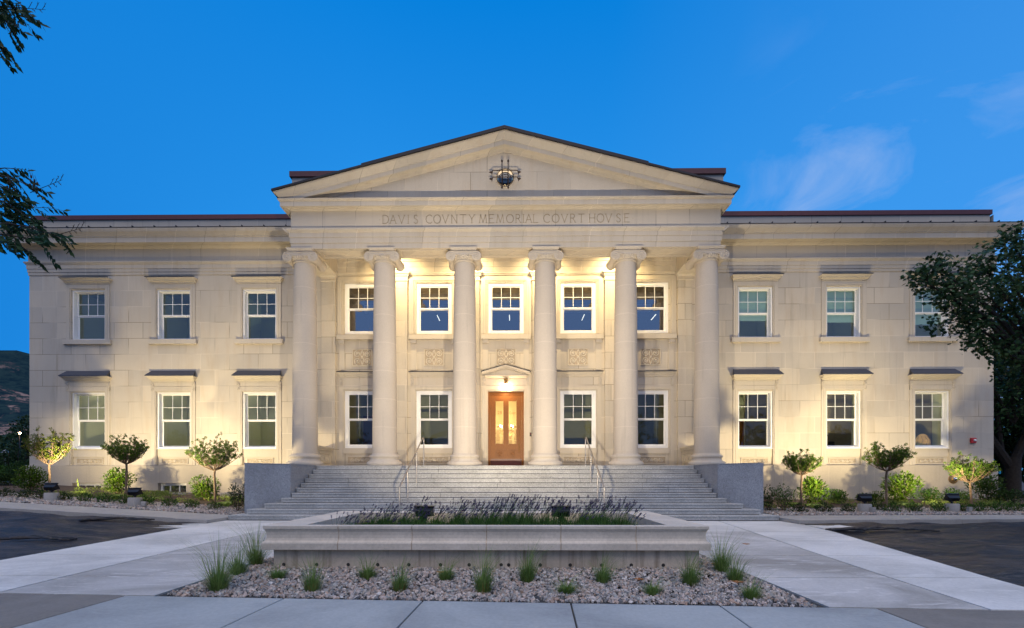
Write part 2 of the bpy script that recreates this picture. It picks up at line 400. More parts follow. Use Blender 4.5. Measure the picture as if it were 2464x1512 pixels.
for x in WX:
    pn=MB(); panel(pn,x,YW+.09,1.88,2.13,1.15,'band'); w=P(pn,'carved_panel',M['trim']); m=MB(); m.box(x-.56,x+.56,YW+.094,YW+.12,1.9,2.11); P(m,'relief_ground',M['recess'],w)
# plinth
pl=MB(); PB=.09
BW=[(-18.03,),(-14.32,),(-10.6,)]
hs=[(x-.62,x+.62,.66,1.06) for (x,) in BW]
for s in(-1,1):
    pl=MB()
    if s<0: wall_sheet(pl,-XE-.1,-8.0,-.3,HP,hs,YW-PB,.4)
    else: wall_sheet(pl,8.0,XE+.1,-.3,HP,[],YW-PB,.1)
    a,b=sorted((s*8.0,s*(XE+.1))); pl.quad((a,YW-PB,HP),(b,YW-PB,HP),(b,YW+.3,HP),(a,YW+.3,HP))
    pl.quad((s*(XE+.1),YW-PB,-.3),(s*(XE+.1),40,-.3),(s*(XE+.1),40,HP),(s*(XE+.1),YW-PB,HP)); pl.quad((s*(XE+.1),YW-PB,HP),(s*(XE+.1),40,HP),(s*XE,40,HP),(s*XE,YW-PB,HP))
    P(pl,'plinth',M['plinth'])
# entablature of the wings
YC2=24.0
def wing_path(s): return [(-XE,40),(-XE,YW),(-8.0,YW)] if s<0 else [(8.0,YW),(XE,YW),(XE,40)]
for s in(-1,1):
    p=wing_path(s)
    m=MB(); m.sweep([(0.03,10.02),(.03,10.14),(.05,10.145),(.05,10.28),(.07,10.285),(.07,10.44),(.09,10.46),(.14,10.53),(.14,10.57),(-.05,10.57),(-.05,10.02)],p)
    P(m,'architrave',M['trimj'])
    m=MB(); m.sweep([(0.03,10.572),(.03,11.13),(-.05,11.13),(-.05,10.572)],p); P(m,'frieze',M['frieze'])
    m=MB(); m.sweep([(.03,11.132),(.06,11.14),(.12,11.17),(.16,11.22),(.16,11.235),(.46,11.235),(.46,11.19),(.50,11.19),(.50,11.40),(.53,11.41),(.53,11.44),(.56,11.46),(.59,11.50),(.66,11.57),(.70,11.66),(.70,11.71),(-.05,11.71),(-.05,11.132)],p)
    P(m,'cornice',M['trimj'])
    m=MB(); m.sweep([(-.03,11.712),(.72,11.712),(.72,11.73),(.2,11.78),(-.03,11.80)],p)
    L0=[q for q in p]; x0,x1=(-XE-.5,-8.2) if s<0 else (8.2,XE+.5)
    k=x0
    while k<x1: m.box(k-.012,k+.012,YW-.70,YW-.02,11.735,11.80); k+=.92
    P(m,'flashing',M['dark_metal'])
    m=MB(); m.sweep([(-.08,11.75),(-.08,12.45),(-.4,12.45),(-.4,11.75)],p); P(m,'parapet',M['frieze'])
    m=MB(); m.sweep([(-.02,12.44),(-.02,12.63),(-.5,12.66),(-.5,12.44)],p); P(m,'parapet_cap',M['red_metal'])
m=MB(); m.quad((-XE,YW+.2,12.3),(XE,YW+.2,12.3),(XE,40,12.3),(-XE,40,12.3)); P(m,'flat_roof',M['dark_metal'])
# attic behind the pediment
m=MB(); m.box(-9.82,9.82,22,34,12.3,15.02); P(m,'attic',M['frieze'])
m=MB(); m.box(-9.9,9.9,21.9,34.1,15.02,15.26); P(m,'attic_cap',M['red_metal'])
# ------------------------------------------------ window hoods, surrounds, sills of the wings
def hood(mb,fl,x,z0,z1,w,out,y=YW):
    h=w/2; pr=[(0,z0),(.04,z0+.01),(.05,z0+(z1-z0)*.3),(out*.55,z0+(z1-z0)*.45),(out*.6,z0+(z1-z0)*.62),(out*.85,z0+(z1-z0)*.8),(out,z1-.02),(out,z1),(-.06,z1),(-.06,z0)]
    n0=len(mb.v); mb.sweep(pr,[(x-h+out,y+.3),(x-h+out,y),(x+h-out,y),(x+h-out,y+.3)])
    sd=min(.13,out)
    for i in range(n0,len(mb.v)):
        vx,vy,vz=mb.v[i]; d=abs(vx-x)-(h-out); mb.v[i]=(x+math.copysign(h-sd+d*sd/out,vx-x),vy,vz)
    fl.add([(x-h-.015,y-out-.015,z1+.001),(x+h+.015,y-out-.015,z1+.001),(x+h-out*.7,y+.0,z1+.035),(x-h+out*.7,y+.0,z1+.035),(x-h-.015,y-out-.015,z1+.03),(x+h+.015,y-out-.015,z1+.03),(x+h-out*.7,y,z1+.06),(x-h+out*.7,y,z1+.06)],
           [(0,1,2,3),(4,5,6,7),(0,1,5,4),(1,2,6,5),(3,0,4,7)])
def surround(mb,x,hw,z0,z1,w=.24,y=YW,d=.05):
    """stepped moulding round an opening, mitred at the top corners"""
    for o,i,dd in((w,w*.55,d*.6),(w*.55,w*.2,d*.8),(w*.2,0.0,d*.45)):
        mb.box(x-hw-o,x-hw-i-.004,y-dd,y+.02,z0,z1+o); mb.box(x+hw+i+.004,x+hw+o,y-dd,y+.02,z0,z1+o)
        mb.box(x-hw-i-.003,x+hw+i+.003,y-dd,y+.02,z1+i+.004,z1+o)
def console(mb,x,y,z0,z1,w=.13):
    mb.box(x-w/2,x+w/2,y-.05,y+.01,z0,z1)
    h=(z1-z0)
    spiral(mb,x,y-.055,z1-h*.25,h*.2,1.4,1,.014,R(90),16); spiral(mb,x+.01,y-.055,z0+h*.2,h*.15,1.3,-1,.012,R(-90),14)
    mb.tube([(x+.05,y-.055,z1-h*.3),(x-.03,y-.055,z0+h*.5),(x+.03,y-.055,z0+h*.25)],.012,5)
for x in WX:
    # upper
    m=MB(); fl=MB(); hood(m,fl,x,9.63,9.835,2.12,.25); P(m,'window_hood',M['trim']); P(fl,'hood_flashing',M['flash'])
    m=MB(); surround(m,x,OW,UP[0],UP[1],.21); P(m,'window_surround',M['trim'])
    m=MB(); m.box(x-1.04,x+1.04,YW-.11,YW+.25,7.03,7.225); P(m,'window_sill',M['trim'])
    # lower
    m=MB(); fl=MB(); hood(m,fl,x,5.40,5.62,2.05,.28); P(m,'window_hood',M['trim']); fl=MB()
    w2_=1.04; fl.add([(x-w2_,YW-.295,5.621),(x+w2_,YW-.295,5.621),(x+w2_,YW-.295,5.65),(x-w2_,YW-.295,5.65),(x-w2_+.09,YW-.002,5.895),(x+w2_-.09,YW-.002,5.895),(x-w2_+.09,YW-.002,5.621),(x+w2_-.09,YW-.002,5.621)],[(0,1,2,3),(3,2,5,4),(0,3,4,6),(1,7,5,2),(4,5,7,6),(0,6,7,1)]); P(fl,'hood_flashing',M['slate_metal'])
    m=MB(); surround(m,x,OW,1.83,LO[1],.22); m.box(x-.84,x+.84,YW-.025,YW+.01,5.215,5.40)
    P(m,'window_surround',M['trim'])
    for s in(-1,1): m=MB(); console(m,x+s*.89,YW,5.02,5.39); P(m,'console_bracket',M['trim'])
    m=MB(); m.box(x-OW+.0,x+OW-.0,YW+.002,YW+.25,2.522,2.549); P(m,'window_sill',M['white'])
# ------------------------------------------------ windows
def sash_window(x,z0,z1,hw,yf,gl,blind=None,split=.5,cas=.10,deep=0):
    w=MB(); y0,y1=yf,yf+.12+deep
    a,b=x-hw,x+hw
    w.box(a,a+cas,y0,y1,z0,z1); w.box(b-cas,b,y0,y1,z0,z1); w.box(a+cas,b-cas,y0,y1,z1-cas,z1); w.box(a+cas,b-cas,y0,y1,z0,z0+cas*.75)
    fr=P(w,'window',M['white'])
    zi0,zi1=z0+cas*.75,z1-cas; zm=(zi0+zi1)/2+.02; ai,bi=a+cas,b-cas; st=.05
    yf+=deep
    for (c,d,dy,nm) in((zm,zi1,.035,'upper_sash'),(zi0,zm,.075,'lower_sash')):
        s=MB(); ya,yb=yf+dy,yf+dy+.035
        s.box(ai,ai+st,ya,yb,c,d); s.box(bi-st,bi,ya,yb,c,d); s.box(ai+st,bi-st,ya,yb,d-st*(.9 if nm[0]=='u' else .9),d); s.box(ai+st,bi-st,ya,yb,c,c+st*(.8 if nm[0]=='u' else 1.5))
        if nm[0]=='u':
            gw=(bi-ai-2*st)/3; ztop=d-st*.9; zb=c+st*.8
            for k in(1,2): s.box(ai+st+gw*k-.010,ai+st+gw*k+.010,ya+.004,yb-.004,zb,ztop)
            zz=(zb+ztop)/2
            for k in range(3): s.box(ai+st+gw*k+.0101*(k>0),ai+st+gw*(k+1)-.0101*(k<2),ya+.004,yb-.004,zz-.010,zz+.010)
        P(s,nm,M['white'],fr)
    g=MB(); g.quad((ai+.01,yf+.0525,zm),(bi-.01,yf+.0525,zm),(bi-.01,yf+.0525,zi1),(ai+.01,yf+.0525,zi1)); g.quad((ai+.01,yf+.0925,zi0),(bi-.01,yf+.0925,zi0),(bi-.01,yf+.0925,zm),(ai+.01,yf+.0925,zm))
    P(g,'pane',gl,fr)
    if blind:
        q=MB(); q.box(ai-.03,bi+.03,yf+.16,yf+.17,zi1-blind*(zi1-zi0),zi1+.03); P(q,'roller_blind',M['blind'],fr)
    return fr
blinds={-18.03:0,-14.32:0,-10.6:0,10.6:.62,14.32:.66,18.03:.72}
for x in WX:
    sash_window(x,LO[0],LO[1]-.005,OW-.002,YW+.05,M['glass'],cas=.065,deep=.14)
    sash_window(x,UP[0],UP[1]-.005,OW-.002,YW+.05,M['glassup2'],blinds[x],cas=.065,deep=.14)
for (x,) in BW:
    w=MB(); a,b,c,d,y=x-.60,x+.60,.68,1.05,YW+.06
    w.box(a,b,y,y+.08,d-.1,d); w.box(a,a+.09,y,y+.08,c,d-.1); w.box(b-.09,b,y,y+.08,c,d-.1)
    for k in(1,2): w.box(a+k*.4-.012,a+k*.4+.012,y+.01,y+.06,c,d-.1)
    fr=P(w,'basement_window',M['white']); g=MB(); g.quad((a,y+.05,c),(b,y+.05,c),(b,y+.05,d),(a,y+.05,d)); P(g,'pane',M['glassup'],fr)
# ------------------------------------------------ portico inner wall
mb=MB(); hs=[]
PLO=(2.55,5.02); PUP=(7.44,9.62); PW=.765
for x in PX:
    if x: hs.append((x-PW,x+PW,PLO[0],PLO[1]))
    else: hs.append((-.77,.77,1.70,4.98))
    hs.append((x-PW,x+PW,PUP[0],PUP[1]))
wall_sheet(mb,-7.9,7.9,1.70,10.06,hs,YW,.2)
P(mb,'portico_wall',M['wall'])
mb=MB(); mb.sweep([(.10,10.062),(.10,10.26),(.12,10.265),(.12,10.48),(.15,10.49),(.15,10.72),(.2,10.80),(.2,10.9),(-.1,10.9),(-.1,10.062)],[(-7.9,YW),(7.9,YW)]); P(mb,'inner_architrave',M['trimj'])
for k in range(6):
    x=(k-2.5)*3.08; hw=.415 if 0<k<5 else .30
    if k in(0,5): x=math.copysign(7.585,x)
    m=MB(); m.box(x-hw,x+hw,YW-.11,YW+.02,1.9,9.72); m.box(x-hw-.05,x+hw+.05,YW-.15,YW+.02,1.73,1.8);m.box(x-hw-.02,x+hw+.02,YW-.13,YW+.02,1.8,1.9)
    P(m,'pilaster',M['wall'])
    m=MB(); m.sweep([(0,9.66),(.03,9.67),(.03,9.72),(.015,9.74),(.015,9.83),(.05,9.88),(.09,9.96),(.12,9.97),(.12,10.055),(-.02,10.055),(-.02,9.66)],[(x-hw,YW),(x-hw,YW-.11),(x+hw,YW-.11),(x+hw,YW)])
    P(m,'pilaster_capital',M['trim'])
for x in PX:
    bw=1.13
    m=MB(); surround(m,x,PW+.06,PUP[0]-.06,PUP[1]+.04,.24,YW,.06)
    m.box(x-bw,x+bw,YW-.07,YW+.02,9.93,9.98); m.box(x-bw,x+bw,YW-.10,YW+.02,9.98,10.055)
    P(m,'window_surround',M['trim'])
    m=MB(); m.box(x-1.06,x+1.06,YW-.17,YW+.2,7.18,7.375)
    for s in(-1,1): m.box(x+s*.87-.12,x+s*.87+.12,YW-.11,YW+.02,7.02,7.178); m.box(x+s*.87-.12,x+s*.87+.12,YW-.03,YW+.02,5.9,7.018)
    P(m,'window_sill',M['trim'])
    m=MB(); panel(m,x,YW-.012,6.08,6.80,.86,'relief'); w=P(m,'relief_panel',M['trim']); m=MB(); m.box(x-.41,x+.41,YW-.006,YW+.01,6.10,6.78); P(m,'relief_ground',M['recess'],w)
    if x:
        m=MB(); fl=MB(); hood(m,fl,x,5.59,5.78,2.08,.17); P(m,'window_hood',M['trim']); P(fl,'hood_flashing',M['flash'])
        m=MB(); surround(m,x,PW+.02,1.75,PLO[1],.2,YW,.05); P(m,'window_surround',M['trim'])
        for s in(-1,1): m=MB(); console(m,x+s*.93,YW,5.2,5.57); P(m,'console_bracket',M['trim'])
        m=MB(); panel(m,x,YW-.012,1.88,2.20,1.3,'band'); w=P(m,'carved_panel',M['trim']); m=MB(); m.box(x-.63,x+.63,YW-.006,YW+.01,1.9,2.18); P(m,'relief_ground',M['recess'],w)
        m=MB(); m.box(x-PW-.02,x+PW+.02,YW-.05,YW+.02,2.32,2.55); P(m,'window_apron',M['trim'])
        sash_window(x,PLO[0]+.002,PLO[1]-.002,PW-.002,YW+.05,M['glass'],cas=.12)
    sash_window(x,PUP[0]+.002,PUP[1]-.002,PW-.002,YW+.05,M['glassup'],cas=.12)
# ------------------------------------------------ door
m=MB(); surround(m,0,.77,1.75,4.98,.24,YW,.09); m.box(-.86,.86,YW-.05,YW+.01,5.23,5.5)
P(m,'door_surround',M['trim'])
for s in(-1,1): m=MB(); console(m,s*.92,YW,5.2,5.53); P(m,'console_bracket',M['trim'])
m=MB()
m.sweep([(0,5.5),(.05,5.52),(.06,5.56),(.15,5.6),(.15,5.66),(-.02,5.66),(-.02,5.5)],[(-.88,YW),(.88,YW)])
zt=.34
for s in(-1,1):
    # raking mouldings of the small pediment
    for o,a,b in((.19,.0,.075),(.14,.075,.14)):
        vs=[(s*1.02,5.79-b),(s*1.02,5.79-a),(0,6.08-a),(0,6.08-b)]
        m.xz(vs,YW-o,YW+.02)
m.xz([(-.95,5.662),(.95,5.662),(0,5.94)],YW-.05,YW+.02)
P(m,'door_pediment',M['trim'])
m=MB()
for s in(-1,1): m.xz([(s*1.05,5.792),(s*1.05,5.81),(0,6.10),(0,6.082)],YW-.2,YW+.02)
P(m,'door_pediment_flashing',M['flash'])
dr=None
m=MB(); yd=YW+.10
m.box(-.765,-.68,yd,yd+.1,1.73,4.97); m.box(.68,.765,yd,yd+.1,1.73,4.97); m.box(-.68,.68,yd,yd+.1,4.85,4.97)
dr=P(m,'door',M['oak'])
m=MB(); y=yd+.03; t=.05
m.box(-.677,-.46,y,y+t,1.74,4.847); m.box(.46,.677,y,y+t,1.74,4.847); m.box(-.10,.10,y,y+t,2.721,4.599); m.box(-.10,.10,y,y+t,2.181,2.499); m.box(-.46,.46,y,y+t,4.60,4.847); m.box(-.46,.46,y,y+t,2.50,2.72); m.box(-.46,.46,y,y+t,1.74,2.18)
for s in(-1,1):
    xc=s*.28
    m.box(xc-.18,xc+.18,y+.02,y+t-.002,2.18,2.50)
    m.box(xc-.13,xc+.13,y+.0,y+.02,2.22,2.46)
    m.lathe([(.085,-.018),(.095,-.02),(.10,-.012),(.10,0)],(xc,y,2.34),20,'y',False); m.lathe([(.0,-.02),(.03,-.018),(.045,0)],(xc,y,2.34),14,'y')
    for a,b,c,d in((xc-.18,xc-.165,2.74,4.58),(xc+.165,xc+.18,2.74,4.58),(xc-.165,xc+.165,2.72,2.745),(xc-.165,xc+.165,4.575,4.60)): m.box(a,b,y-.01,y+.0,c,d)
P(m,'door_leaf',M['oak'],dr)
m=MB()
for s in(-1,1): m.quad((s*.28-.18,y+.025,2.72),(s*.28+.18,y+.025,2.72),(s*.28+.18,y+.025,4.6),(s*.28-.18,y+.025,4.6))
P(m,'pane',M['glassdoor'],dr)
m=MB(); m.box(-.66,.66,y-.006,y-.001,1.76,2.10); P(m,'kick_plate',M['kick'],dr)
m=MB(); m.tube([(.56,y-.05,2.38),(.56,y-.05,3.42)],.014,8); m.tube([(.56,y,2.48),(.56,y-.05,2.48)],.01,6); m.tube([(.56,y,3.32),(.56,y-.05,3.32)],.01,6); P(m,'handle',M['brass'],dr)
def txt(body,x,y,z,size,parent,mat,name):
    cu=bpy.data.curves.new(name,'FONT'); cu.body=body; cu.size=size; cu.align_x='CENTER'; cu.extrude=.002; 
    tmp=bpy.data.objects.new(name,cu); me=bpy.data.meshes.new_from_object(tmp); me.materials.clear(); me.materials.append(mat); bpy.data.objects.remove(tmp)
    o=bpy.data.objects.new(name,me); col.objects.link(o); w=Vector((0,0,0)); q=parent
    while q is not None: w+=q.location; q=q.parent
    o.parent=parent; o.location=Vector((x,y,z))-w; o.rotation_euler=(R(90),0,0); return o
M['gold']=plain('gold_leaf_paint',(.30,.17,.05),.5)
txt('28',-.27,y+.02,4.02,.20,dr,M['gold'],'house_number'); txt('East',.28,y+.02,4.02,.175,dr,M['gold'],'street_word')
# wall lamp over the door (lit)
lamp=empty('wall_lamp',(0,YW-.03,5.35),'small lit lantern on the stone above the oak door','lamp')
def PL(mb,name,mat,par,**k):
    return P(mb,name,mat,par,**k)
m=MB(); m.box(-.04,.04,YW-.05,YW-.03+.02,5.38,5.52); m.tube([(0,YW-.05,5.5),(0,YW-.16,5.54),(0,YW-.16,5.50)],.012,6); m.lathe([(.02,5.50),(.10,5.44),(.10,5.43)],(0,YW-.16,0),12); m.lathe([(.07,5.43),(.07,5.28),(.06,5.27)],(0,YW-.16,0),12,cap=False); P(m,'lantern_body',M['brass'],lamp)
m=MB(); m.lathe([(.0,5.30),(.04,5.26),(.055,5.20),(.03,5.15),(0,5.14)],(0,YW-.16,0),12,cap=False); P(m,'bulb',M['lampglow'],lamp)
# ------------------------------------------------ platform and columns
m=MB(); m.box(-8.45,8.45,17.72,YW,-.2,1.715); P(m,'portico_floor',M['step'])
def column_parts(x):
    r0,r1=.458,.395
    m=MB(); pr=[]
    for i in range(25):
        q=i/24; z=2.2+(9.40-2.2)*q; r=r0-(r0-r1)*(q**1.7); pr.append((r,z))
    pr=[(r0+.035,2.155),(r0+.03,2.18),(r0+.004,2.2)]+pr[1:]+[(r1+.03,9.42),(r1+.035,9.45),(r1+.0,9.46),(r1+.02,9.5)]
    m.lathe(pr,(x,YC,0),48); sh=P(m,'column',M['column'],smooth=True)
    m=MB(); pb=[(.62,1.718),(.655,1.745),(.67,1.80),(.655,1.865),(.62,1.895),(.575,1.905),(.545,1.95),(.53,2.0),(.535,2.02),(.55,2.035),(.565,2.06),(.567,2.09),(.555,2.13),(.53,2.15),(.49,2.155)]
    m.lathe(pb,(x,YC,0),48); P(m,'base',M['capital'],sh,smooth=True)
    # capital
    m=MB(); zc=9.575
    m.lathe([(.40,9.47),(.43,9.50),(.47,9.56),(.48,9.62),(.45,9.66)],(x,YC,0),48)
    for k in range(36):
        a=2*math.pi*k/36; m.tube([(x+.425*math.cos(a),YC+.425*math.sin(a),9.50),(x+.49*math.cos(a),YC+.49*math.sin(a),9.58),(x+.47*math.cos(a),YC+.47*math.sin(a),9.645)],.022,5,cap=False)
    m.box(x-.46,x+.46,YC-.43,YC+.43,9.64,9.80)
    m.sweep([(0,9.795),(.03,9.80),(.035,9.83),(.07,9.865),(.07,9.898),(-.1,9.898),(-.1,9.795)],[(x-.44,YC+.44),(x-.44,YC-.44),(x+.44,YC-.44),(x+.44,YC+.44),(x-.44,YC+.44)])
    for s in(-1,1):
        cx=x+s*.485
        # bolster roll: wide ends, slim waist
        m.lathe([(.178,-.47),(.182,-.455),(.175,-.40),(.15,-.25),(.132,-.05),(.14,-.02),(.14,.02),(.132,.05),(.15,.25),(.175,.40),(.182,.455),(.178,.47)],(cx,YC,zc),26,'y')
        for f in(-1,1):
            yy=YC+f*.475
            spiral(m,cx,yy,zc,.165,2.2,-s*1,.019,R(90),52,.12)
            m.lathe([(.026,-.02*1),(.03,.02)],(cx,yy,zc),12,'y')
            # canalis edge lines
            m.tube([(cx,yy,zc+.168),(x+s*.28,yy,zc+.155),(x,yy,zc+.155)],.012,5)
            m.tube([(cx,yy+f*.0,zc+.11),(x+s*.28,yy,zc+.075),(x+s*.12,yy,zc+.045),(x,yy,zc+.04)],.010,5)
    m.box(x-.45,x+.45,YC-.465,YC+.465,9.60,9.765)
    P(m,'capital',M['capital'],sh,smooth=True)
for k in range(6): column_parts((k-2.5)*3.075)
# side pedestals between end column and wall
for s in(-1,1):
    m=MB(); x=s*7.62; m.box(x-.18,x+.18,18.98,YW-.12,1.718,2.42); m.box(x-.23,x+.23,18.98,YW-.115,2.42,2.5); m.box(x-.26,x+.26,18.98,YW-.11,2.5,2.56); m.box(x-.22,x+.22,18.98,YW-.12,1.718,1.80)
    w=P(m,'low_side_wall',M['trim'])
    m=MB(); q=MB(); panel(q,19.75,0,1.9,2.3,1.1,'band')
    m.v=[(x-s*.18+(-s)*(-yy)*1.0 if False else x-s*(.18-yy),xx,zz) for xx,yy,zz in q.v]; m.f=q.f
    P(m,'carved_panel',M['trim'],w)
# ------------------------------------------------ portico entablature
HX=8.05
path=[(-HX,YW),(-HX,YF),(HX,YF),(HX,YW)]
m=MB(); m.sweep([(0,9.90),(0,10.10),(.025,10.105),(.025,10.31),(.05,10.315),(.05,10.47),(.07,10.49),(.13,10.56),(.13,10.62),(-.85,10.62),(-.85,9.90)],path); P(m,'portico_architrave',M['trimj'])
m=MB()
def rim(mb,x0,x1,y0,y1,z,w=.09,h=.03):
    mb.box(x0,x1,y0,y0+w,z-h,z); mb.box(x0,x1,y1-w,y1,z-h,z); mb.box(x0,x0+w,y0+w,y1-w,z-h,z); mb.box(x1-w,x1,y0+w,y1-w,z-h,z)
for k in range(5):
    xa=(k-2.5)*3.075+.6; m=MB(); rim(m,xa,xa+1.87,YF+.1,YF+.72,9.899,.08,.02); P(m,'beam_soffit_moulding',M['trim'])
m=MB(); m.sweep([(0,10.622),(0,11.31),(-.3,11.31),(-.3,10.622)],path); P(m,'portico_frieze',M['frieze'])
m=MB(); m.sweep([(0,11.312),(.03,11.32),(.08,11.35),(.10,11.38),(.24,11.38),(.24,11.35),(.28,11.35),(.28,11.52),(.30,11.53),(.34,11.56),(.36,11.60),(-.3,11.60),(-.3,11.312)],path); P(m,'portico_cornice',M['trimj'])
m=MB(); m.box(-7.25,7.25,YF+.8,YW,10.88,10.95); P(m,'portico_ceiling',M['trim'])
# returns of architrave moulding onto the wings
m=MB()
for s in(-1,1): m.xz([(s*8.18,10.5),(s*8.18,10.62),(s*8.36,10.74),(s*8.42,10.74),(s*8.40,10.68)],YF+.1,YW-.1)
P(m,'moulding_return',M['trimj'])
# pediment
m=MB(); TA=13.62
m.xz([(-8.0,11.602),(8.0,11.602),(8.0,11.75),(0,13.9),(-8.0,11.75)],YF+.06,YF+.5)
P(m,'tympanum',M['wall'])
SL=(14.03-11.83)/8.5
prof=[(0,-.50),(.03,-.49),(.06,-.42),(.10,-.38),(.24,-.37),(.24,-.40),(.28,-.40),(.28,-.24),(.31,-.225),(.33,-.19),(.38,-.13),(.46,-.05),(.47,0),(-.3,0),(-.3,-.50)]
m=MB()
for s in(-1,1):
    k=len(prof); vs=[]
    for o,dz in prof: vs.append((0,YF+.06-o,14.03+dz))
    for o,dz in prof:
        xe=s*(8.05+max(o,0)); vs.append((xe,YF+.06-o,14.03+dz-abs(xe)*SL))
    fs=[(j,(j+1)%k,(j+1)%k+k,j+k) for j in range(k)]+[tuple(range(k,2*k))]
    m.add(vs,fs)
    # end return block
    m.xy([(s*8.06,YF+.3),(s*8.06,YF+.07),(s*8.5,YF-.38),(s*8.5,YF+.3)] if False else [(s*8.0,YF+.06),(s*8.38,YF-.28),(s*8.38,YW),(s*8.0,YW)],11.602,11.76)
P(m,'raking_cornice',M['trimj'])
m=MB()
for s in(-1,1):
    m.xz([(0,14.032),(s*8.56,14.032-8.56*SL),(s*8.56,14.10-8.56*SL),(0,14.10)],YF-.48,30)
    m.xz([(0,14.102),(s*5.25,14.102-5.25*SL),(s*5.25,14.16-5.25*SL),(0,14.16)],YF-.46,30)
P(m,'gable_roof',M['dark_metal'])
m=MB()
for s in(-1,1): m.xz([(s*.0,14.0),(s*8.3,14.0-8.3*SL),(s*8.3,11.7),(0,11.7)],YF+1.0,30)
P(m,'gable_body',M['frieze'])
# oculus: shiny dished round vent with iron grille
oc=MB(); zc=12.55; xc=.02
oc.lathe([(.33,-.01),(.345,-.03),(.365,-.03),(.375,-.01),(.375,.02)],(xc,YF+.06,zc),40,'y',False)
ring=P(oc,'oculus_ring',M['trim'],smooth=True)
m=MB(); m.lathe([(.335,-.012),(.32,-.05),(.28,-.075),(.22,-.085),(.0,-.087)],(xc,YF+.06,zc),36,'y',False); P(m,'reflector_rim',M['bronze'],ring,smooth=True)
m=MB(); m.lathe([(.25,.0),(.235,-.015),(.14,-.03),(.0,-.034)],(xc,YF-.028,zc-.08),30,'y',False); P(m,'painted_reflection',glass('reflection_disc_glass',.08,(.1,.12,.16)),ring,smooth=True)  # dark disc low on the dome, painted in place of its reflection
m=MB(); m.lathe([(.245,.0),(.0,-.001)],(xc,YF-.027,zc-.08),30,'y',False); P(m,'reflection_disc_back',M['black'],ring)
m=MB(); yg=YF-.16
def spear(mb,p,d):
    p=Vector(p);d=Vector(d);q=Vector((0,1,0)).cross(d)*1.0
    pts=[p-d*.05,p+q*.04+d*.03,p+d*.10,p-q*.04+d*.03]
    mb.prism(pts,(0,0,0),(0,.02,0))
for s in(-1,1):
    X=xc+s*.115
    m.tube([(X,yg,zc-.44),(X,yg,zc+.44)],.016,6); spear(m,(X,yg-.01,zc+.46),(0,0,1)); spear(m,(X,yg-.01,zc-.46),(0,0,-1)); 
    Z=zc+.02+s*.125
    m.tube([(xc-.50,YF+.03,Z-.03),(xc-.47,yg+.01,Z-.01),(xc-.44,yg,Z),(xc+.44,yg,Z),(xc+.47,yg+.01,Z-.01),(xc+.50,YF+.03,Z-.03)],.016,6)
    spear(m,(xc+.50,yg+.05,Z-.03),(1,0,0)); spear(m,(xc-.50,yg+.05,Z-.03),(-1,0,0))
    for z in(zc+.3,zc-.3): m.tube([(X,yg,z),(X,YF+.07,z)],.012,5)
P(m,'iron_grille',M['iron'])
# inscription in thin raised strokes with serifs, groove shade put into their colour
GL_={
'D':[[(0,0),(0,1)],[(0,1),(.35,1),(.6,.85),(.7,.5),(.6,.15),(.35,0),(0,0)]],
'A':[[(0,0),(.36,1),(.72,0)],[(.13,.36),(.59,.36)]],
'V':[[(0,1),(.36,0),(.72,1)]],'I':[[(0,0),(0,1)]],
'S':[[(.46,.86),(.3,1),(.12,.97),(.03,.8),(.08,.63),(.4,.42),(.48,.22),(.38,.04),(.18,-.01),(0,.16)]],
'C':[[(.74,.84),(.55,1),(.3,.98),(.08,.8),(0,.5),(.08,.2),(.3,.02),(.55,0),(.74,.15)]],
'O':[[(.42+.42*math.cos(a*math.pi/8),.5+.51*math.sin(a*math.pi/8)) for a in range(17)]],
'N':[[(0,0),(0,1),(.62,0),(.62,1)]],'T':[[(0,1),(.62,1)],[(.31,0),(.31,1)]],'Y':[[(0,1),(.32,.5),(.64,1)],[(.32,.5),(.32,0)]],
'M':[[(0,0),(.12,1),(.42,.05),(.72,1),(.84,0)]],'E':[[(0,0),(0,1)],[(0,1),(.46,1)],[(0,.53),(.4,.53)],[(0,0),(.5,0)]],
'R':[[(0,0),(0,1),(.3,1),(.44,.88),(.44,.66),(.3,.52),(0,.52)],[(.24,.52),(.56,0)]],'L':[[(0,1),(0,0),(.46,0)]],
'H':[[(0,0),(0,1)],[(.64,0),(.64,1)],[(0,.52),(.64,.52)]]}
text=[('D',1115),('A',1175),('V',1245),('I',1300),('S',1362),('C',1470),('O',1537),('V',1605),('N',1678),('T',1750),('Y',1822),('M',1914),('E',1984),('M',2055),('O',2135),('R',2204),('I',2246),('A',2289),('L',2345),('C',2436),('O',2510),('V',2583),('R',2653),('T',2721),('H',2810),('O',2878),('V',2945),('S',3026),('E',3095)]
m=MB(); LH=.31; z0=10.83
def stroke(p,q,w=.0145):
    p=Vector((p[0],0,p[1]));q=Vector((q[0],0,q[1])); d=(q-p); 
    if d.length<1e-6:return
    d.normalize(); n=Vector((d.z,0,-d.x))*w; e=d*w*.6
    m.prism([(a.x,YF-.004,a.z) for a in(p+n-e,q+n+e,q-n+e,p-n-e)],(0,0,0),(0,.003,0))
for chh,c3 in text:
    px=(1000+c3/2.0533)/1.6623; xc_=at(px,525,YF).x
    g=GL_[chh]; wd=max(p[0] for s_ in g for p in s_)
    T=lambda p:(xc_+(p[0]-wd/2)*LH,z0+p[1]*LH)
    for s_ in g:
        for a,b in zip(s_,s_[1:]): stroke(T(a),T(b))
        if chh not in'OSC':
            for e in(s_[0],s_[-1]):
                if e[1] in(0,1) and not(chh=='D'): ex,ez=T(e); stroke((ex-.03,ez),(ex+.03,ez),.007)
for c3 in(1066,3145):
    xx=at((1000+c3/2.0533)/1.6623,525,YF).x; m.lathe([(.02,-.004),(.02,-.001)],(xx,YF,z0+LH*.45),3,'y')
P(m,'lettering',M['letter'],recalc=False)
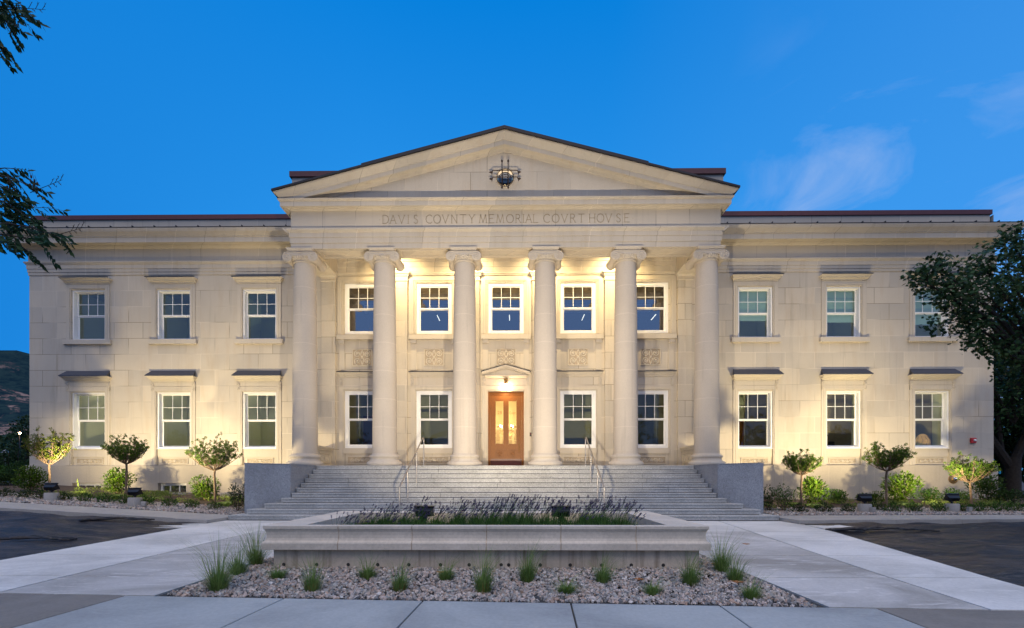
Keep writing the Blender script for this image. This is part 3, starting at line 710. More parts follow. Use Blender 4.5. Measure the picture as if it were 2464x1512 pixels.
# soffit lamps hidden behind the capitals
for k in range(1,5):
    x=(k-2.5)*3.075
    t=empty('soffit_spotlight',(x,19.35,10.8),'small round spotlight under the portico ceiling behind column %s from the left end'%['two','three','four','five'][k-1],'light','spotlights under the portico ceiling')
    m=MB(); m.lathe([(.06,10.88),(.06,10.86),(.075,10.84),(.075,10.70),(.06,10.70)],(x,19.35,0),16); P(m,'housing',M['dark_metal'],t)
    m=MB(); m.lathe([(.0,10.694),(.055,10.695)],(x,19.35,0),14,cap=False); P(m,'lens',M['floodglow'],t)
# ------------------------------------------------ rooms behind the windows
def room(x0,x1,z0,z1,y1,wallm,name='room'):
    y0=YW+.42
    m=MB(); m.quad((x0,y1,z0),(x1,y1,z0),(x1,y1,z1),(x0,y1,z1)); m.quad((x0,y0,z0),(x0,y1,z0),(x0,y1,z1),(x0,y0,z1)); m.quad((x1,y0,z0),(x1,y1,z0),(x1,y1,z1),(x1,y0,z1))
    r=P(m,name,wallm); m=MB(); m.quad((x0,y0,z0),(x1,y0,z0),(x1,y1,z0),(x0,y1,z0)); P(m,'floor',M['floor'],r)
    m=MB(); m.quad((x0,y0,z1),(x1,y0,z1),(x1,y1,z1),(x0,y1,z1)); P(m,'ceiling',M['ceil'] if wallm is M['room'] else M['roomdark'] if wallm is M['room2'] else wallm,r)
    if wallm in(M['room'],M['room2']) and name=='room':
        cx=(x0+x1)/2+.5*(1 if x0<0 else -1); m=MB(); m.box(cx-.3,cx+.3,YW+1.6,YW+2.2,z1-.06,z1-.02); P(m,'ceiling_panel_light',M['panel_light' if wallm is M['room'] and z0<3 else 'panel_dim'],r)
    return r
for x in WX:
    room(x-1.75,x+1.75,1.85,6.1,YW+3.4,M['room']); room(x-1.75,x+1.75,6.3,9.9,YW+3.4,M['room'])
for x in PX:
    if x: 
        r=room(x-1.5,x+1.5,1.75,6.2,YW+4.2,M['room2'])
        m=MB()
        for k in range(6): m.box(x-1.49,x+1.49,YW+.6+k*.6,YW+.64+k*.6,6.12,6.17)
        for k in range(5): m.box(x-1.2+k*.6,x-1.16+k*.6,YW+.5,YW+4.1,6.171,6.19)
        P(m,'ceiling_grid',M['blind'],r)
        m=MB(); m.box(x-1.48,x+1.48,YW+4.1,YW+4.19,1.76,3.05); P(m,'wainscot',M['roomdark'],r)
for x in WX: pass
room(-1.5,1.5,1.73,5.6,YW+3.0,M['room'],'lobby')
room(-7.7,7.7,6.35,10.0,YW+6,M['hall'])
# ceiling grid and ducts, seen through the upper panes
m=MB()
for x in WX:
    for k in range(3): m.box(x-1.7,x+1.7,YW+.9+k*.8,YW+.98+k*.8,5.75,5.85)
    m.box(x-.25,x-.15,YW+.5,YW+3.3,5.6,5.7)
    m.box(x+.5,x+1.7,YW+2.0,YW+2.1,1.9,5.3)
P(m,'ceiling_beam',M['roomdark'])
m=MB(); m.tube([(-6.8,YW+2.4,9.35),(6.8,YW+2.4,9.35)],.18,12); P(m,'air_duct',M['steel'],smooth=True)
# ================================================================== STAIRS
st=empty('staircase',(0,16,0),'wide grey granite staircase of eleven steps rising to the columned portico','staircase')
Y0,TR,RS=14.35,.33,.1573
for k in range(1,12):
    hw={1:8.2,2:7.82,3:7.45,4:7.08}.get(k,6.9); y=Y0+(k-1)*TR; z1=k*RS; z0=(k-1)*RS
    m=MB(); yb=y+TR+.02 if k<11 else 17.72
    if k<=4: yb=16.2
    # nosing slab with a slightly recessed riser under it, in long blocks with open joints
    cuts=[-hw]; r=random.Random(k); q=-hw+r.uniform(1.2,2.6)
    while q<hw-.8: cuts.append(q); q+=r.uniform(2.2,3.0)
    cuts.append(hw)
    for a,b in zip(cuts,cuts[1:]):
        a2,b2=a+.004*(a>-hw),b-.004*(b<hw)
        m.box(a2,b2,y,yb,z1-.045,z1-.0005*k); m.box(a2,b2,y+.022,yb,z0+.014,z1-.046)
    P(m,'step',M['step'],st,bevel=.006)
    m=MB(); m.box(-hw+.03,hw-.03,y+.05,yb-.01,z0-.02,z0+.0139); P(m,'painted_shade_line',M['gap'],st)  # dark strip at the riser foot, shade line between steps put into colour
for s in(-1,1):
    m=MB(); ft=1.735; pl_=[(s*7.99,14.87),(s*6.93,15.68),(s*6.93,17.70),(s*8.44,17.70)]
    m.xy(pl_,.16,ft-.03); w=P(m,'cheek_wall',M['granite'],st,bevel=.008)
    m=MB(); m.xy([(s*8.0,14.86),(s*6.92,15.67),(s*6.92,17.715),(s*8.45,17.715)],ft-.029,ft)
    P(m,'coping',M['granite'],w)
for s,word in((-1,'left'),(1,'right')):
    h=empty('handrail',(s*3,16,0),'brushed steel handrail on the %s side of the granite stairs'%word,'handrail','stair handrails')
    X=s*2.98
    m=MB(); m.tube([(X,14.05,.98),(X,14.08,1.01),(X,17.60,2.72),(X,17.68,2.745),(X,17.76,2.74),(X,17.80,2.69),(X,17.81,2.6)],.024,10); P(m,'rail',M['steel'],h,smooth=True)
    for y,z0,z1 in((14.05,0,.99),(15.15,3*RS,1.50),(16.5,7*RS,2.17),(17.81,11*RS,2.65)):
        m=MB(); m.tube([(X,y,z0),(X,y,z1)],.021,10); m.lathe([(.035,z0),(.035,z0+.008)],(X,y,0),12); P(m,'post',M['steel'],h,smooth=True)
# ================================================================== GROUND
def ss(a,b,x): t=max(0,min(1,(x-a)/(b-a))); return t*t*(3-2*t)
def gz(x,y):
    """height of the planting beds, paths and lawns round the building"""
    if x<0: side=.09+.057*max(0,-8.4-x) if x>-24 else .98-.02*(-24-x)
    else: side=.10+.004*max(0,x-8.4)
    side=max(side,-.5)
    bed=.05*max(0,min(y,YW)-15.2)
    w=ss(11.5,13.6,y) if x>0 else ss(9.5,13.6,y)
    a=max(0,min(1,(abs(x)-7.6)/.6))
    return (side*w+bed)*a
def sheet(x0,x1,y0,y1,nx,ny,off,fz=gz,name='ground',mat=None,kind='structure',fx=None,jit=None):
    m=MB(); vs=[];fs=[]
    for j in range(ny+1):
        for i in range(nx+1):
            y=y0+(y1-y0)*j/ny; x=x0+(x1-x0)*i/nx
            if fx: x=fx(i/nx,y)
            z=fz(x,y)+off
            if jit: z+=jit(x,y)
            vs.append((x,y,z))
    for j in range(ny):
        for i in range(nx): a=j*(nx+1)+i; fs.append((a,a+1,a+nx+2,a+nx+1))
    m.add(vs,fs); o=m.build(name,mat,smooth=True,recalc=False); o['kind']=kind; return o
# the whole terrain as one sheet to the horizon
xs=[-1500,-700,-300,-120,-70,-45]+list(np.arange(-36,37,1.5))+[45,70,120,300,700,1500]
ys=[-900,-300,-100,-50,-20,-8,0]+list(np.arange(1,46,1.5))+[55,70,100,200,500,1500]
def tz(x,y):
    z=gz(x,y) if y<45 else gz(x,45)
    if x<-24: z=gz(-24,y)*max(0,1-(-24-x)/20)-.0
    return z-.22 if y>3 else -.22
m=MB(); m.add([(x,y,tz(x,y)) for y in ys for x in xs],[(j*len(xs)+i,j*len(xs)+i+1,(j+1)*len(xs)+i+1,(j+1)*len(xs)+i) for j in range(len(ys)-1) for i in range(len(xs)-1)])
g=m.build('ground',M['dirt'],recalc=False); g['kind']='structure'
# central walkway slabs, 0.10 thick, cut by joints
def slab(mb,poly,z=0,t=.12):
    mb.xy(poly,z-t,z)
def shrink(poly,g=.011):
    cx=sum(p[0] for p in poly)/len(poly); cy=sum(p[1] for p in poly)/len(poly); out=[]
    for x,y in poly:
        d=math.hypot(x-cx,y-cy); out.append((x-(x-cx)/d*g*1.4,y-(y-cy)/d*g*1.4))
    return out
mw=MB(); md=MB(); mg=MB()
SWY=lambda x:4.93-.055*x      # rear edge of the street sidewalk
rowsY=[None,6.15,7.9,9.75,11.5,13.15,14.34]
lox=lambda y:-(7.35+.115*(y-6)) ; rox=lambda y:6.35+.11+.26*(y-6) if y<12.6 else 8.2
lix=lambda y:-(5.35+.07*(y-6)); rix=lambda y:4.95+.155*(y-5)
lgx=lambda y:-3.45; rgx=lambda y:3.45
def lox(y): return -7.35-.115*(y-6)
def rox(y): return 6.35+.285*(y-6) if y<12.5 else 8.2+.0*(y)
for s,ox,ix,gx in((-1,lox,lix,lgx),(1,rox,rix,rgx)):
    prev=None
    for a,b in zip(rowsY,rowsY[1:]):
        def yy(x,v): return SWY(x) if v is None else v
        ya=4.9 if a is None else a
        P1=[(ox(ya),yy(ox(ya),a)),(ix(ya),yy(ix(ya),a)),(ix(b),b),(ox(b),b)]
        slab(mw,shrink(P1))
        if b<=9.9: P2=[(ix(ya),yy(ix(ya),a)),(gx(ya),yy(gx(ya),a)),(gx(b),b),(ix(b),b)]; slab(md,shrink(P2),-.001)
        else:
            P2=[(ix(ya),ya),(0,ya),(0,b),(ix(b),b)]
            slab(mw if b>12 else md,shrink(P2),-.001)
    # spur beside the stairs
    slab(mw,shrink([(ox(12.2) if s<0 else ox(12.2),12.2),(s*9.15,12.2),(s*9.15,13.4),(ox(13.4),13.4)]),.0)
o=mw.build('walkway',M['walk']); o['kind']='structure'
o=md.build('walkway_inner_slabs',M['walk_dark']); o['kind']='structure'; o.name='walkway'
# bed side paths
for s in(-1,1):
    m=MB(); xx=[8.22+.0]+[9.2+1.8*i for i in range(12)]
    for i,(a,b) in enumerate(zip(xx,xx[1:])):
        a2,b2=a+.005,b-.005
        f=13.55 if i else 13.42
        vs=[(s*a2,13.42 if i==0 else f,gz(s*a2,14)+.02*i*0),(s*b2,f,gz(s*b2,14)),(s*b2,15.15,gz(s*b2,15)),(s*a2,15.15,gz(s*a2,15))]
        k=len(vs); m.add(vs+[(p[0],p[1],p[2]-.14) for p in vs],[(0,1,2,3),(7,6,5,4),(0,4,5,1),(1,5,6,2),(2,6,7,3),(3,7,4,0)])
    o=m.build('path',M['curb']); o['kind']='structure'
# street sidewalk
nrm=Vector((.055,1)).normalized(); 
def swp(x,d): # point along the rear edge at x, d metres toward the street
    return (x-.055*d*.9,SWY(x)-d)
jx=[-9.5,-7.9,-6.3]+[at(px,1450,SWY(0)).x for px in(265,672,1017,1372,1718,2070)]+[5.9,7.5,9.1]
jx=sorted(jx); ms=MB(); mb_=MB(); mg=MB()
for a,b in zip(jx,jx[1:]):
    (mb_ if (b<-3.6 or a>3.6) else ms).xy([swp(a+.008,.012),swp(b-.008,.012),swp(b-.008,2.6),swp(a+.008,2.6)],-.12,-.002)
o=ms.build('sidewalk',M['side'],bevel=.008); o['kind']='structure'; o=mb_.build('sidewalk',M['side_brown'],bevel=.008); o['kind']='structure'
m=MB(); m.xy([swp(jx[0],.0),swp(jx[-1],.0),swp(jx[-1],2.6),swp(jx[0],2.6)],-.10,-.02); o=m.build('sidewalk_joint_filler',M['gap']); o['kind']='structure'
m=MB(); m.box(-60,60,-9,2.2,-.2,-.16); o=m.build('road',M['asphalt']); o['kind']='structure'
# black weed fabric laid over both lawns
def wrink(seed):
    r=random.Random(seed); ws=[(r.uniform(-.6,.6),r.uniform(.5,3.2),r.uniform(0,6),r.uniform(.006,.016)) for _ in range(14)]
    return lambda x,y: sum(a*(1-abs(math.sin(kx*x*2.2+ky*y*2.0+p+1.5*math.sin(x*.9+p)))*1.6) for kx,ky,p,a in ws)
f1=wrink(3); f2=wrink(9)
o=sheet(0,1,4.6,13.5,190,100,-.09,name='weed_fabric',mat=M['tarp_l'],kind='thing',fx=lambda u,y:lox(min(y,14))-.01-(26*u)**1.0,jit=f1)
tag(o,'wrinkled black weed fabric covering the sloping lawn to the left of the walkway','ground fabric')
o=sheet(0,1,4.6,13.5,190,100,-.09,name='weed_fabric',mat=M['tarp_r'],kind='thing',fx=lambda u,y:rox(y)+.01+26*u,jit=f2)
tag(o,'brownish black weed fabric covering the flat lawn to the right of the walkway','ground fabric')
r=random.Random(5)
def roll(px,py,Y,w,seed,lab,h=.07):
    p=at(px,py,Y); rr=random.Random(seed); m=MB()
    for k in range(3):
        pts=[]; 
        for i in range(14):
            x=(i/13-.5)*w; pts.append((x,rr.uniform(-.05,.05)+k*.09-.08,.02+h*math.sin(i/13*math.pi)*rr.uniform(.4,1)))
        m.tube(pts,.035,6,.02)
    o=m.build('fabric_fold',M['tarp_l'],smooth=True); o.location=(p.x,Y,gz(p.x,Y)-.07); o.rotation_euler=(0,0,rr.uniform(-.15,.1)); tag(o,lab,'fabric fold')
roll(2120,1270,12.1,2.6,1,'long rumpled roll of black fabric at the corner of the right hand lawn')
roll(280,1258,12.9,1.8,2,'rumpled fold of black fabric beside the left path')
roll(90,1297,10.2,1.6,3,'low ridge of creased black fabric in the middle of the left lawn',.05)
# window wells: low concrete curbs in the left bed
for (x,),lab in zip(BW,('under the leftmost basement window','under the middle basement window','under the basement window nearest the stairs')):
    z=gz(x,20); m=MB(); m.box(x-1.15,x+1.15,19.75,19.95,z-.2,.67); m.box(x-1.15,x-.95,19.951,YW-.1,z-.2,.67); m.box(x+.95,x+1.15,19.951,YW-.1,z-.2,.67)
    o=m.build('window_well_curb',M['curb'],bevel=.012); tag(o,'low concrete window well curb '+lab,'curb','concrete window well curbs')
# ================================================================== PLANTER
pt=empty('planter_box',(0,7.8,0),'large raised cast stone planter with moulded rim on a stained concrete base','planter')
m=MB()
prf=[(-.02,.31),(.05,.31),(.052,.395),(.044,.41),(.018,.43),(.005,.46),(.003,.50),(.008,.545),(.022,.572),(.022,.58),(.034,.583),(.036,.622),(.03,.63),(-.48,.63),(-.48,.31)]
# four sides, front in blocks with mortar joints
fx=[-2.9,at(990,1290,6.33).x,at(1170,1290,6.33).x,at(1351,1290,6.33).x,at(1532,1290,6.33).x,2.9]
fx=[-2.9,at(812,1290,6.33).x,at(990,1290,6.33).x,at(1170,1290,6.33).x,at(1350,1290,6.33).x,at(1532,1290,6.33).x,2.9]
PYF,PYB=6.38,9.2
prn=[(max(o,-.09),z) for o,z in prf]
m2=MB()
for i,(a,b) in enumerate(zip(fx,fx[1:])):
    if i==0: m.sweep(prn,[(-2.9,PYF+.10),(-2.9,PYF),(b-.006,PYF)]); m.sweep(prf,[(-2.9,7.5),(-2.9,PYF+.101)])
    elif i==len(fx)-2: m.sweep(prn,[(a+.006,PYF),(2.9,PYF),(2.9,PYF+.10)]); m.sweep(prf,[(2.9,PYF+.101),(2.9,7.5)])
    else: m.sweep(prn,[(a+.006,PYF),(b-.006,PYF)])
m.sweep(prf,[(2.9,7.512),(2.9,PYB),(1.0,PYB)]); m.sweep(prf,[(.988,PYB),(-.99,PYB)]); m.sweep(prf,[(-1.002,PYB),(-2.9,PYB),(-2.9,7.512)])
P(m,'rim',M['planter'],pt,bevel=.004)
m=MB(); pj=[(o-.012,z) for o,z in prf]; m.sweep([(-.04,.312),(.040,.312),(.042,.40),(.01,.425),(-.008,.46),(-.008,.50),(-.002,.545),(.012,.572),(.025,.624),(-.08,.624),(-.08,.312)],[(-2.9,7.6),(-2.9,PYF),(2.9,PYF),(2.9,PYB),(-2.9,PYB),(-2.9,7.5)]); P(m,'mortar',M['planter_base'],pt)
m=MB(); hp=[(-2.84,PYF+.06),(2.84,PYF+.06),(2.84,PYB-.06),(-2.84,PYB-.06)]
m.box(-2.84,2.84,PYF+.06,PYF+.2,-.1,.30);m.box(-2.84,-2.7,PYF+.2,PYB-.06,-.1,.30);m.box(2.7,2.84,PYF+.2,PYB-.06,-.1,.30);m.box(-2.7,2.7,PYB-.2,PYB-.06,-.1,.30)
P(m,'base',M['planter_base'],pt,bevel=.006)
for px in(683,762,838,909,984,1060,1129,1206,1224.0+0*1,1300,1372,1448,1519,1596,1672)[:14]:
    p=at(px,1342,PYF+.06); m=MB(); m.lathe([(.018,-.002),(.018,.02)],(p.x,PYF+.055,.10),10,'y'); m.lathe([(.024,.0),(.019,-.004),(.018,.0)],(p.x,PYF+.058,.10),10,'y',False); P(m,'tie_hole',M['gap'],pt)
m=MB(); m.box(-2.43,2.43,PYF+.091,PYB-.485,.2,.45); P(m,'soil',M['dirt'],pt)
# ================================================================== GRAVEL (real stones)
def stones(regs,size,seed,name,zf):
    """regs: list of (x0,x1,y0,y1,count,test)"""
    r=np.random.RandomState(seed)
    ico=[(-1,-1,-.6),(1,-1,-.7),(1,1,-.6),(-1,1,-.7),(-.7,-.6,.7),(.8,-.7,.6),(.6,.8,.8),(-.8,.6,.6)]
    ico=np.array(ico)*.6; fc=[(0,3,2,1),(4,5,6,7),(0,1,5,4),(1,2,6,5),(2,3,7,6),(3,0,4,7)]
    V=[];Fc=[];n=0
    for x0,x1,y0,y1,cnt,test in regs:
        X=r.uniform(x0,x1,cnt);Y=r.uniform(y0,y1,cnt)
        for x,y in zip(X,Y):
            if test and not test(x,y): continue
            s=size*r.uniform(.55,1.25)*np.array([r.uniform(.7,1.2),r.uniform(.7,1.2),r.uniform(.5,.9)])
            v=(ico+r.uniform(-.17,.17,(8,3)))*s
            q=r.normal(size=4); q/=np.linalg.norm(q); w,a,b,c=q
            Rm=np.array([[1-2*(b*b+c*c),2*(a*b-c*w),2*(a*c+b*w)],[2*(a*b+c*w),1-2*(a*a+c*c),2*(b*c-a*w)],[2*(a*c-b*w),2*(b*c+a*w),1-2*(a*a+b*b)]])
            v=v@Rm.T+np.array([x,y,zf(x,y)+r.uniform(-.2,1)*size*.5])
            V.append(v); Fc.extend([tuple(i+n for i in f) for f in fc]); n+=8
    V=np.concatenate(V); me=bpy.data.meshes.new(name); me.from_pydata(V.tolist(),[],Fc); me.materials.append(M['pebble']); me.update()
    o=bpy.data.objects.new(name,me); col.objects.link(o); o['kind']='stuff'; return o
def gzf(x,y):
    # mounded up against the planter
    d=max(0,PYF+.06-y) if abs(x)<2.84 else math.hypot(max(0,abs(x)-2.84),max(0,PYF-y))
    return -.005+.055*math.exp(-(d/.6)**2)
tst=lambda x,y: y>SWY(x)+.02 and not(abs(x)<2.83 and PYF+.05<y<PYB-.05) and abs(x)<3.36
o=stones([(-3.4,3.4,4.7,6.6,13000,tst),(-3.4,-2.75,6.6,9.7,2000,tst),(2.75,3.4,6.6,9.7,2000,tst)],.031,1,'gravel',gzf); tag(o,'mixed grey and pink crushed stone round the planter','gravel')
m=MB(); m.xy([(-3.44,SWY(-3.44)),(3.44,SWY(3.44)),(3.44,9.8),(-3.44,9.8)],-.1,-.012); o=m.build('gravel_bed_floor',M['gap']); o['kind']='structure'
bz=lambda x,y:gz(x,y)+.0
o=stones([(-21,-8.5,15.17,17.0,9500,None),(8.5,21,15.17,17.0,9500,None)],.045,2,'bed_gravel',bz); tag(o,'pinkish gravel strip along the front of the planting beds','gravel')
o=sheet(-26,-8.2,15.15,YW-.02,40,14,-.01,name='planting_bed',mat=M['dirt']); o=sheet(8.2,26,15.15,YW-.02,40,14,-.01,name='planting_bed',mat=M['dirt'])
# ================================================================== FLOODLIGHTS
def floodlight(loc,lab,grp,ped=True,yaw=0,w=.42,tilt=50,pw=1):
    t=empty('floodlight',loc,lab,'floodlight',grp); c=Matrix.Rotation(yaw,4,'Z')@Matrix.Rotation(R(tilt),4,'X')
    hz=.36 if ped else .13
    def T(mb): mb.v=[tuple((c@Vector(v))+Vector((0,0,hz+.10))) for v in mb.v]; return mb
    def A(mb,n,mt,**k): o=mb.build(n,mt,t,**k); return o
    if ped: m=MB(); m.lathe([(.20,-.06),(.20,.24),(.185,.27),(.0,.275)],(0,0,0),20); A(m,'pedestal',M['curb'],smooth=True)
    m=MB(); m.tube([(0,0,.26 if ped else -.12),(0,0,hz-.02)],.03,8); m.box(-.05,.05,-.03,.03,hz-.04,hz+.04); A(m,'bracket',M['black'])
    # head: a shallow tapered box whose lamp face points along local +Z
    m=MB(); a,b=w/2,w*.21
    vs=[(-a*.8,-b*.7,-.10),(a*.8,-b*.7,-.10),(a*.8,b*.7,-.10),(-a*.8,b*.7,-.10),(-a,-b*1.1,.04),(a,-b*1.1,.04),(a,b*1.1,.04),(-a,b*1.1,.04)]
    m.add(vs,[(0,1,2,3),(0,4,5,1),(1,5,6,2),(2,6,7,3),(3,7,4,0)])
    for k in range(7): x=-a*.7+k*a*1.4/6; m.box(x-.006,x+.006,-b*.6,b*.6,-.135,-.101)
    m.box(-a-.01,a+.01,-b*1.1-.03,-b*1.1,.02,.07)
    A(T(m),'head',M['black'])
    m=MB(); m.box(-a*.93,a*.93,-b,b,.032,.036); A(T(m),'lens',M['floodglow'])
    return t
FL=[]
for px,py,lab in((124.5,1208,'floodlight on a round concrete pedestal in front of the leftmost small tree'),(325,1222,'tilted floodlight on a concrete pedestal beside the second small tree from the left'),
                 (2080,1236,'floodlight on a concrete pedestal between the two nearest small trees of the right bed'),(2290,1236,'floodlight on a concrete pedestal just left of the rightmost small tree')):
    Y=15.95; x=at(px,py,Y).x
    s=1 if x<0 else -1
    FL.append(floodlight((x,Y,gz(x,Y)),lab,'floodlights in the planting beds',True,0,.42,-60))
for px,lab in((1020,'floodlight standing in the lavender on the left half of the planter'),(1350,'floodlight standing in the lavender on the right half of the planter')):
    x=at(px,1228,8.25).x; FL.append(floodlight((x,8.25,.44),lab,'floodlights in the lavender planter',False,0,.32,-80))
# junction boxes by the right floodlights
for px,py,lab in((2100,1246,'small grey junction box at the foot of the floodlight between the two right hand trees'),(2332,1240,'small grey junction box on a stake beside the rightmost floodlight'),(345,1228,'small grey junction box at the foot of the second floodlight from the left')):
    x=at(px,py,15.7).x; m=MB(); m.box(-.07,.07,-.04,.04,.03,.19); m.tube([(0,0,-.03),(0,0,.04)],.015,6); m.box(-.05,.05,-.05,-.041,.05,.17)
    o=m.build('junction_box',M['curb'],bevel=.01); o.location=(x,15.7,gz(x,15.7)); o.rotation_euler=(0,R(6),R(12)); tag(o,lab,'electrical box')
# ================================================================== SMALL WALL FITTINGS
m=MB(); c=at(2340,1060,YW); t=empty('fire_alarm',(c.x,YW,c.z),'red fire alarm strobe on the stone wall near the right corner','alarm')
m.box(c.x-.11,c.x+.11,YW-.07,YW,c.z-.12,c.z+.10); P(m,'alarm_housing',M['red'],t,bevel=.01); m=MB(); m.lathe([(.0,-.05),(.04,-.045),(.05,0)],(c.x+.03,YW-.07,c.z),14,'y'); P(m,'strobe_lens',M['white'],t)
c=at(2294,1153,YW-.1); t=empty('wall_hydrant',(c.x,YW-.1,c.z),'brass wall hydrant connection with round plate on the right plinth','hydrant')
m=MB(); m.lathe([(.20,-.0),(.20,-.015),(.18,-.02),(.07,-.03)],(c.x,YW-.09,c.z),24,'y'); P(m,'plate',M['brass'],t,smooth=True)
m=MB(); m.lathe([(.075,-.02),(.075,-.10),(.06,-.11)],(c.x+.0,YW-.09,c.z),16,'y'); m.tube([(c.x,YW-.15,c.z),(c.x+.2,YW-.24,c.z+.01)],.055,10); m.lathe([(.07,.2),(.075,.24),(.05,.26)],(c.x,YW-.24,c.z),12,'x'); P(m,'nozzle',M['chrome'],t,smooth=True)
c=at(1276,1046,YW); t=empty('card_reader',(c.x,YW,c.z),'small black card reader on the wall right of the oak door','card reader')
m=MB(); m.box(c.x-.045,c.x+.045,YW-.045,YW,c.z-.08,c.z+.08); P(m,'reader_body',M['black'],t,bevel=.006); m=MB(); m.lathe([(.0,-.004),(.014,-.003),(.014,0)],(c.x,YW-.046,c.z+.02),8,'y'); P(m,'button',M['red'],t)
c=at(1639,1022,YW); t=empty('wall_intercom',(c.x,YW,c.z),'black box with a green indicator light on the wall behind the last column','wall box')
m=MB(); m.box(c.x-.09,c.x+.09,YW-.08,YW,c.z-.06,c.z+.06); P(m,'box_body',M['black'],t,bevel=.01); m=MB(); m.box(c.x-.05,c.x-.02,YW-.083,YW-.081,c.z-.01,c.z+.02); P(m,'indicator',M['green'],t)
# ================================================================== ROOM CONTENTS
for px,py,tilt,w in((1050,774,12,.0),(1228,771,-6,0),(1409,771,-28,0),(1589,757,-45,0)):
    pass
names=['second','middle','fourth','fifth']
for (x,sl),nm in zip(((-3.05,.0),(0.1,0),(3.35,0),(6.45,0)),names):
    t=empty('pendant_tube',(x*1.12,YW+3.4,9.2),'lit linear pendant lamp seen in the %s upper portico window from the left'%nm,'pendant lamp','linear pendant lamps in the upper hall')
    X=x*1.12
    m=MB(); m.tube([(X,YW+2.9,9.22),(X,YW+3.7,9.22)],.020,8); P(m,'tube',M['led'],t)
    m=MB(); m.tube([(X,YW+3.0,9.25),(X,YW+3.0,9.98)],.006,4); m.tube([(X,YW+3.6,9.25),(X,YW+3.6,9.98)],.006,4); P(m,'cable',M['black'],t)
t=empty('chandelier',(0,YW+1.5,3.6),'lit candle chandelier in the lobby seen through the glass of the oak door','chandelier')
m=MB(); zc=3.45; yc=YW+1.5
m.tube([(0,yc,3.3),(0,yc,5.55)],.012,6); m.lathe([(.0,3.25),(.05,3.3),(.03,3.4),(.02,3.5)],(0,yc,0),12)
bm_=MB()
for k in range(6):
    a=k*math.pi/3+.3; x,y=.30*math.cos(a),.30*math.sin(a)
    m.tube([(0,yc,3.34),(x*.4,yc+y*.4,3.25),(x*.85,yc+y*.85,3.30),(x,yc+y,3.42)],.009,5); m.tube([(x,yc+y,3.42),(x,yc+y,3.60)],.014,6); m.lathe([(.03,3.41),(.035,3.43)],(x,yc+y,0),8)
    bm_.lathe([(.0,3.60),(.016,3.63),(.012,3.68),(0,3.71)],(x,yc+y,0),8,cap=False)
P(m,'arms',M['brass'],t); P(bm_,'bulbs',M['bulb'],t)
m=MB(); m.box(-1.1,1.1,YW+2.93,YW+2.95,2.1,3.9); r=random.Random(3)
t=P(m,'memorial_board',M['blind'],None); 
m=MB()
for cx_ in(-.75,-.45,-.15,.15,.45,.75):
    for k in range(38):
        if r.random()<.93: w=r.uniform(.07,.12); m.box(cx_-w,cx_+w,YW+2.922,YW+2.926,3.62-k*.037,3.62-k*.037+.014)
m.box(-.5,-.15,YW+2.922,YW+2.926,3.74,3.80); m.box(.15,.5,YW+2.922,YW+2.926,3.74,3.80)
P(m,'name_columns',M['bark'],t)
# things inside the lower right windows
def drum(x,y,z,r_,h,lab):
    t=empty('hide_drum',(x,y,z),lab,'drum','hide drums in the right corner window')
    m=MB(); m.lathe([(r_*.95,0),(r_,.05),(r_*.92,h*.5),(r_*.6,h*.85),(r_*.3,h)],(0,0,0),20); m.build('drum_shell',plain('tan_hide',(.42,.25,.10),.7,var=.3),t,smooth=True)
    m=MB()
    for k in range(10):
        a=k*.628; m.tube([(r_*1.0*math.cos(a),r_*math.sin(a),.05),(r_*.93*math.cos(a+.3),r_*.93*math.sin(a+.3),h*.5),(r_*.62*math.cos(a),r_*.62*math.sin(a),h*.85)],.008,4)
    m.build('lacing',M['bark'],t)
drum(18.25,YW+.75,2.60,.30,.60,'tall tan drum of laced hide behind the glass of the lower right corner window')
drum(17.55,YW+.75,2.60,.22,.36,'short tan drum of laced hide behind the glass of the lower right corner window')
m=MB(); m.box(-.95,.95,-.3,.4,-.9,0); m.box(-.98,.98,-.33,.43,0,.03); o=m.build('display_shelf',M['roomdark']); o.location=(18.03,YW+.8,2.56); tag(o,'dark shelf carrying the two hide drums behind the corner window','shelf')
m=MB(); m.box(-.12,.12,-.03,.03,0,.04); m.lathe([(.03,-.04),(.03,-.03)],(.05,0,.03),8,'y'); o=m.build('indicator_light',M['teal']); o.location=(17.95,YW+.62,2.62); tag(o,'small teal glowing light between the two hide drums','indicator')
def chair(x,lab):
    t=empty('office_chair',(x,YW+1.6,1.85),lab,'chair','office chairs behind the right ground floor windows')
    m=MB(); m.box(-.25,.25,-.25,.25,.45,.53); m.build('seat',M['black'],t,bevel=.03); m=MB(); m.box(-.23,.23,.2,.26,.6,1.12); m.build('backrest',M['black'],t,bevel=.03)
    m=MB(); m.tube([(0,0,.1),(0,0,.45)],.03,8)
    for k in range(5): a=k*1.257; m.tube([(0,0,.1),(.3*math.cos(a),.3*math.sin(a),.05)],.02,6)
    m.tube([(0,.2,.5),(0,.25,.7)],.02,6); m.build('stand',M['black'],t)
chair(10.5,'black office chair seen through the ground floor window nearest the right side of the stairs'); chair(14.9,'black office chair seen through the middle ground floor window of the right wing')
m=MB(); m.box(-.35,.35,-.03,.03,0,2.3); m.box(-.30,.30,-.036,-.031,.1,2.2); m.lathe([(.03,-.08),(.03,-.03)],(.26,0,1.1),10,'y'); o=m.build('inner_door',M['oak']); o.location=(11.25,YW+3.2,1.86); tag(o,'brown wooden inner door seen through the ground floor window right of the stairs','door')
m=MB(); m.box(-.55,.55,-.03,.03,0,2.4); m.box(-.5,.5,-.036,-.031,.1,2.3); m.lathe([(.03,-.08),(.03,-.03)],(.42,0,1.1),10,'y'); o=m.build('inner_door',plain('oxblood_door',(.10,.03,.02),.5)); o.location=(-6.35,YW+2.5,1.86); tag(o,'dark red inner door seen through the lower window behind the second column','door')
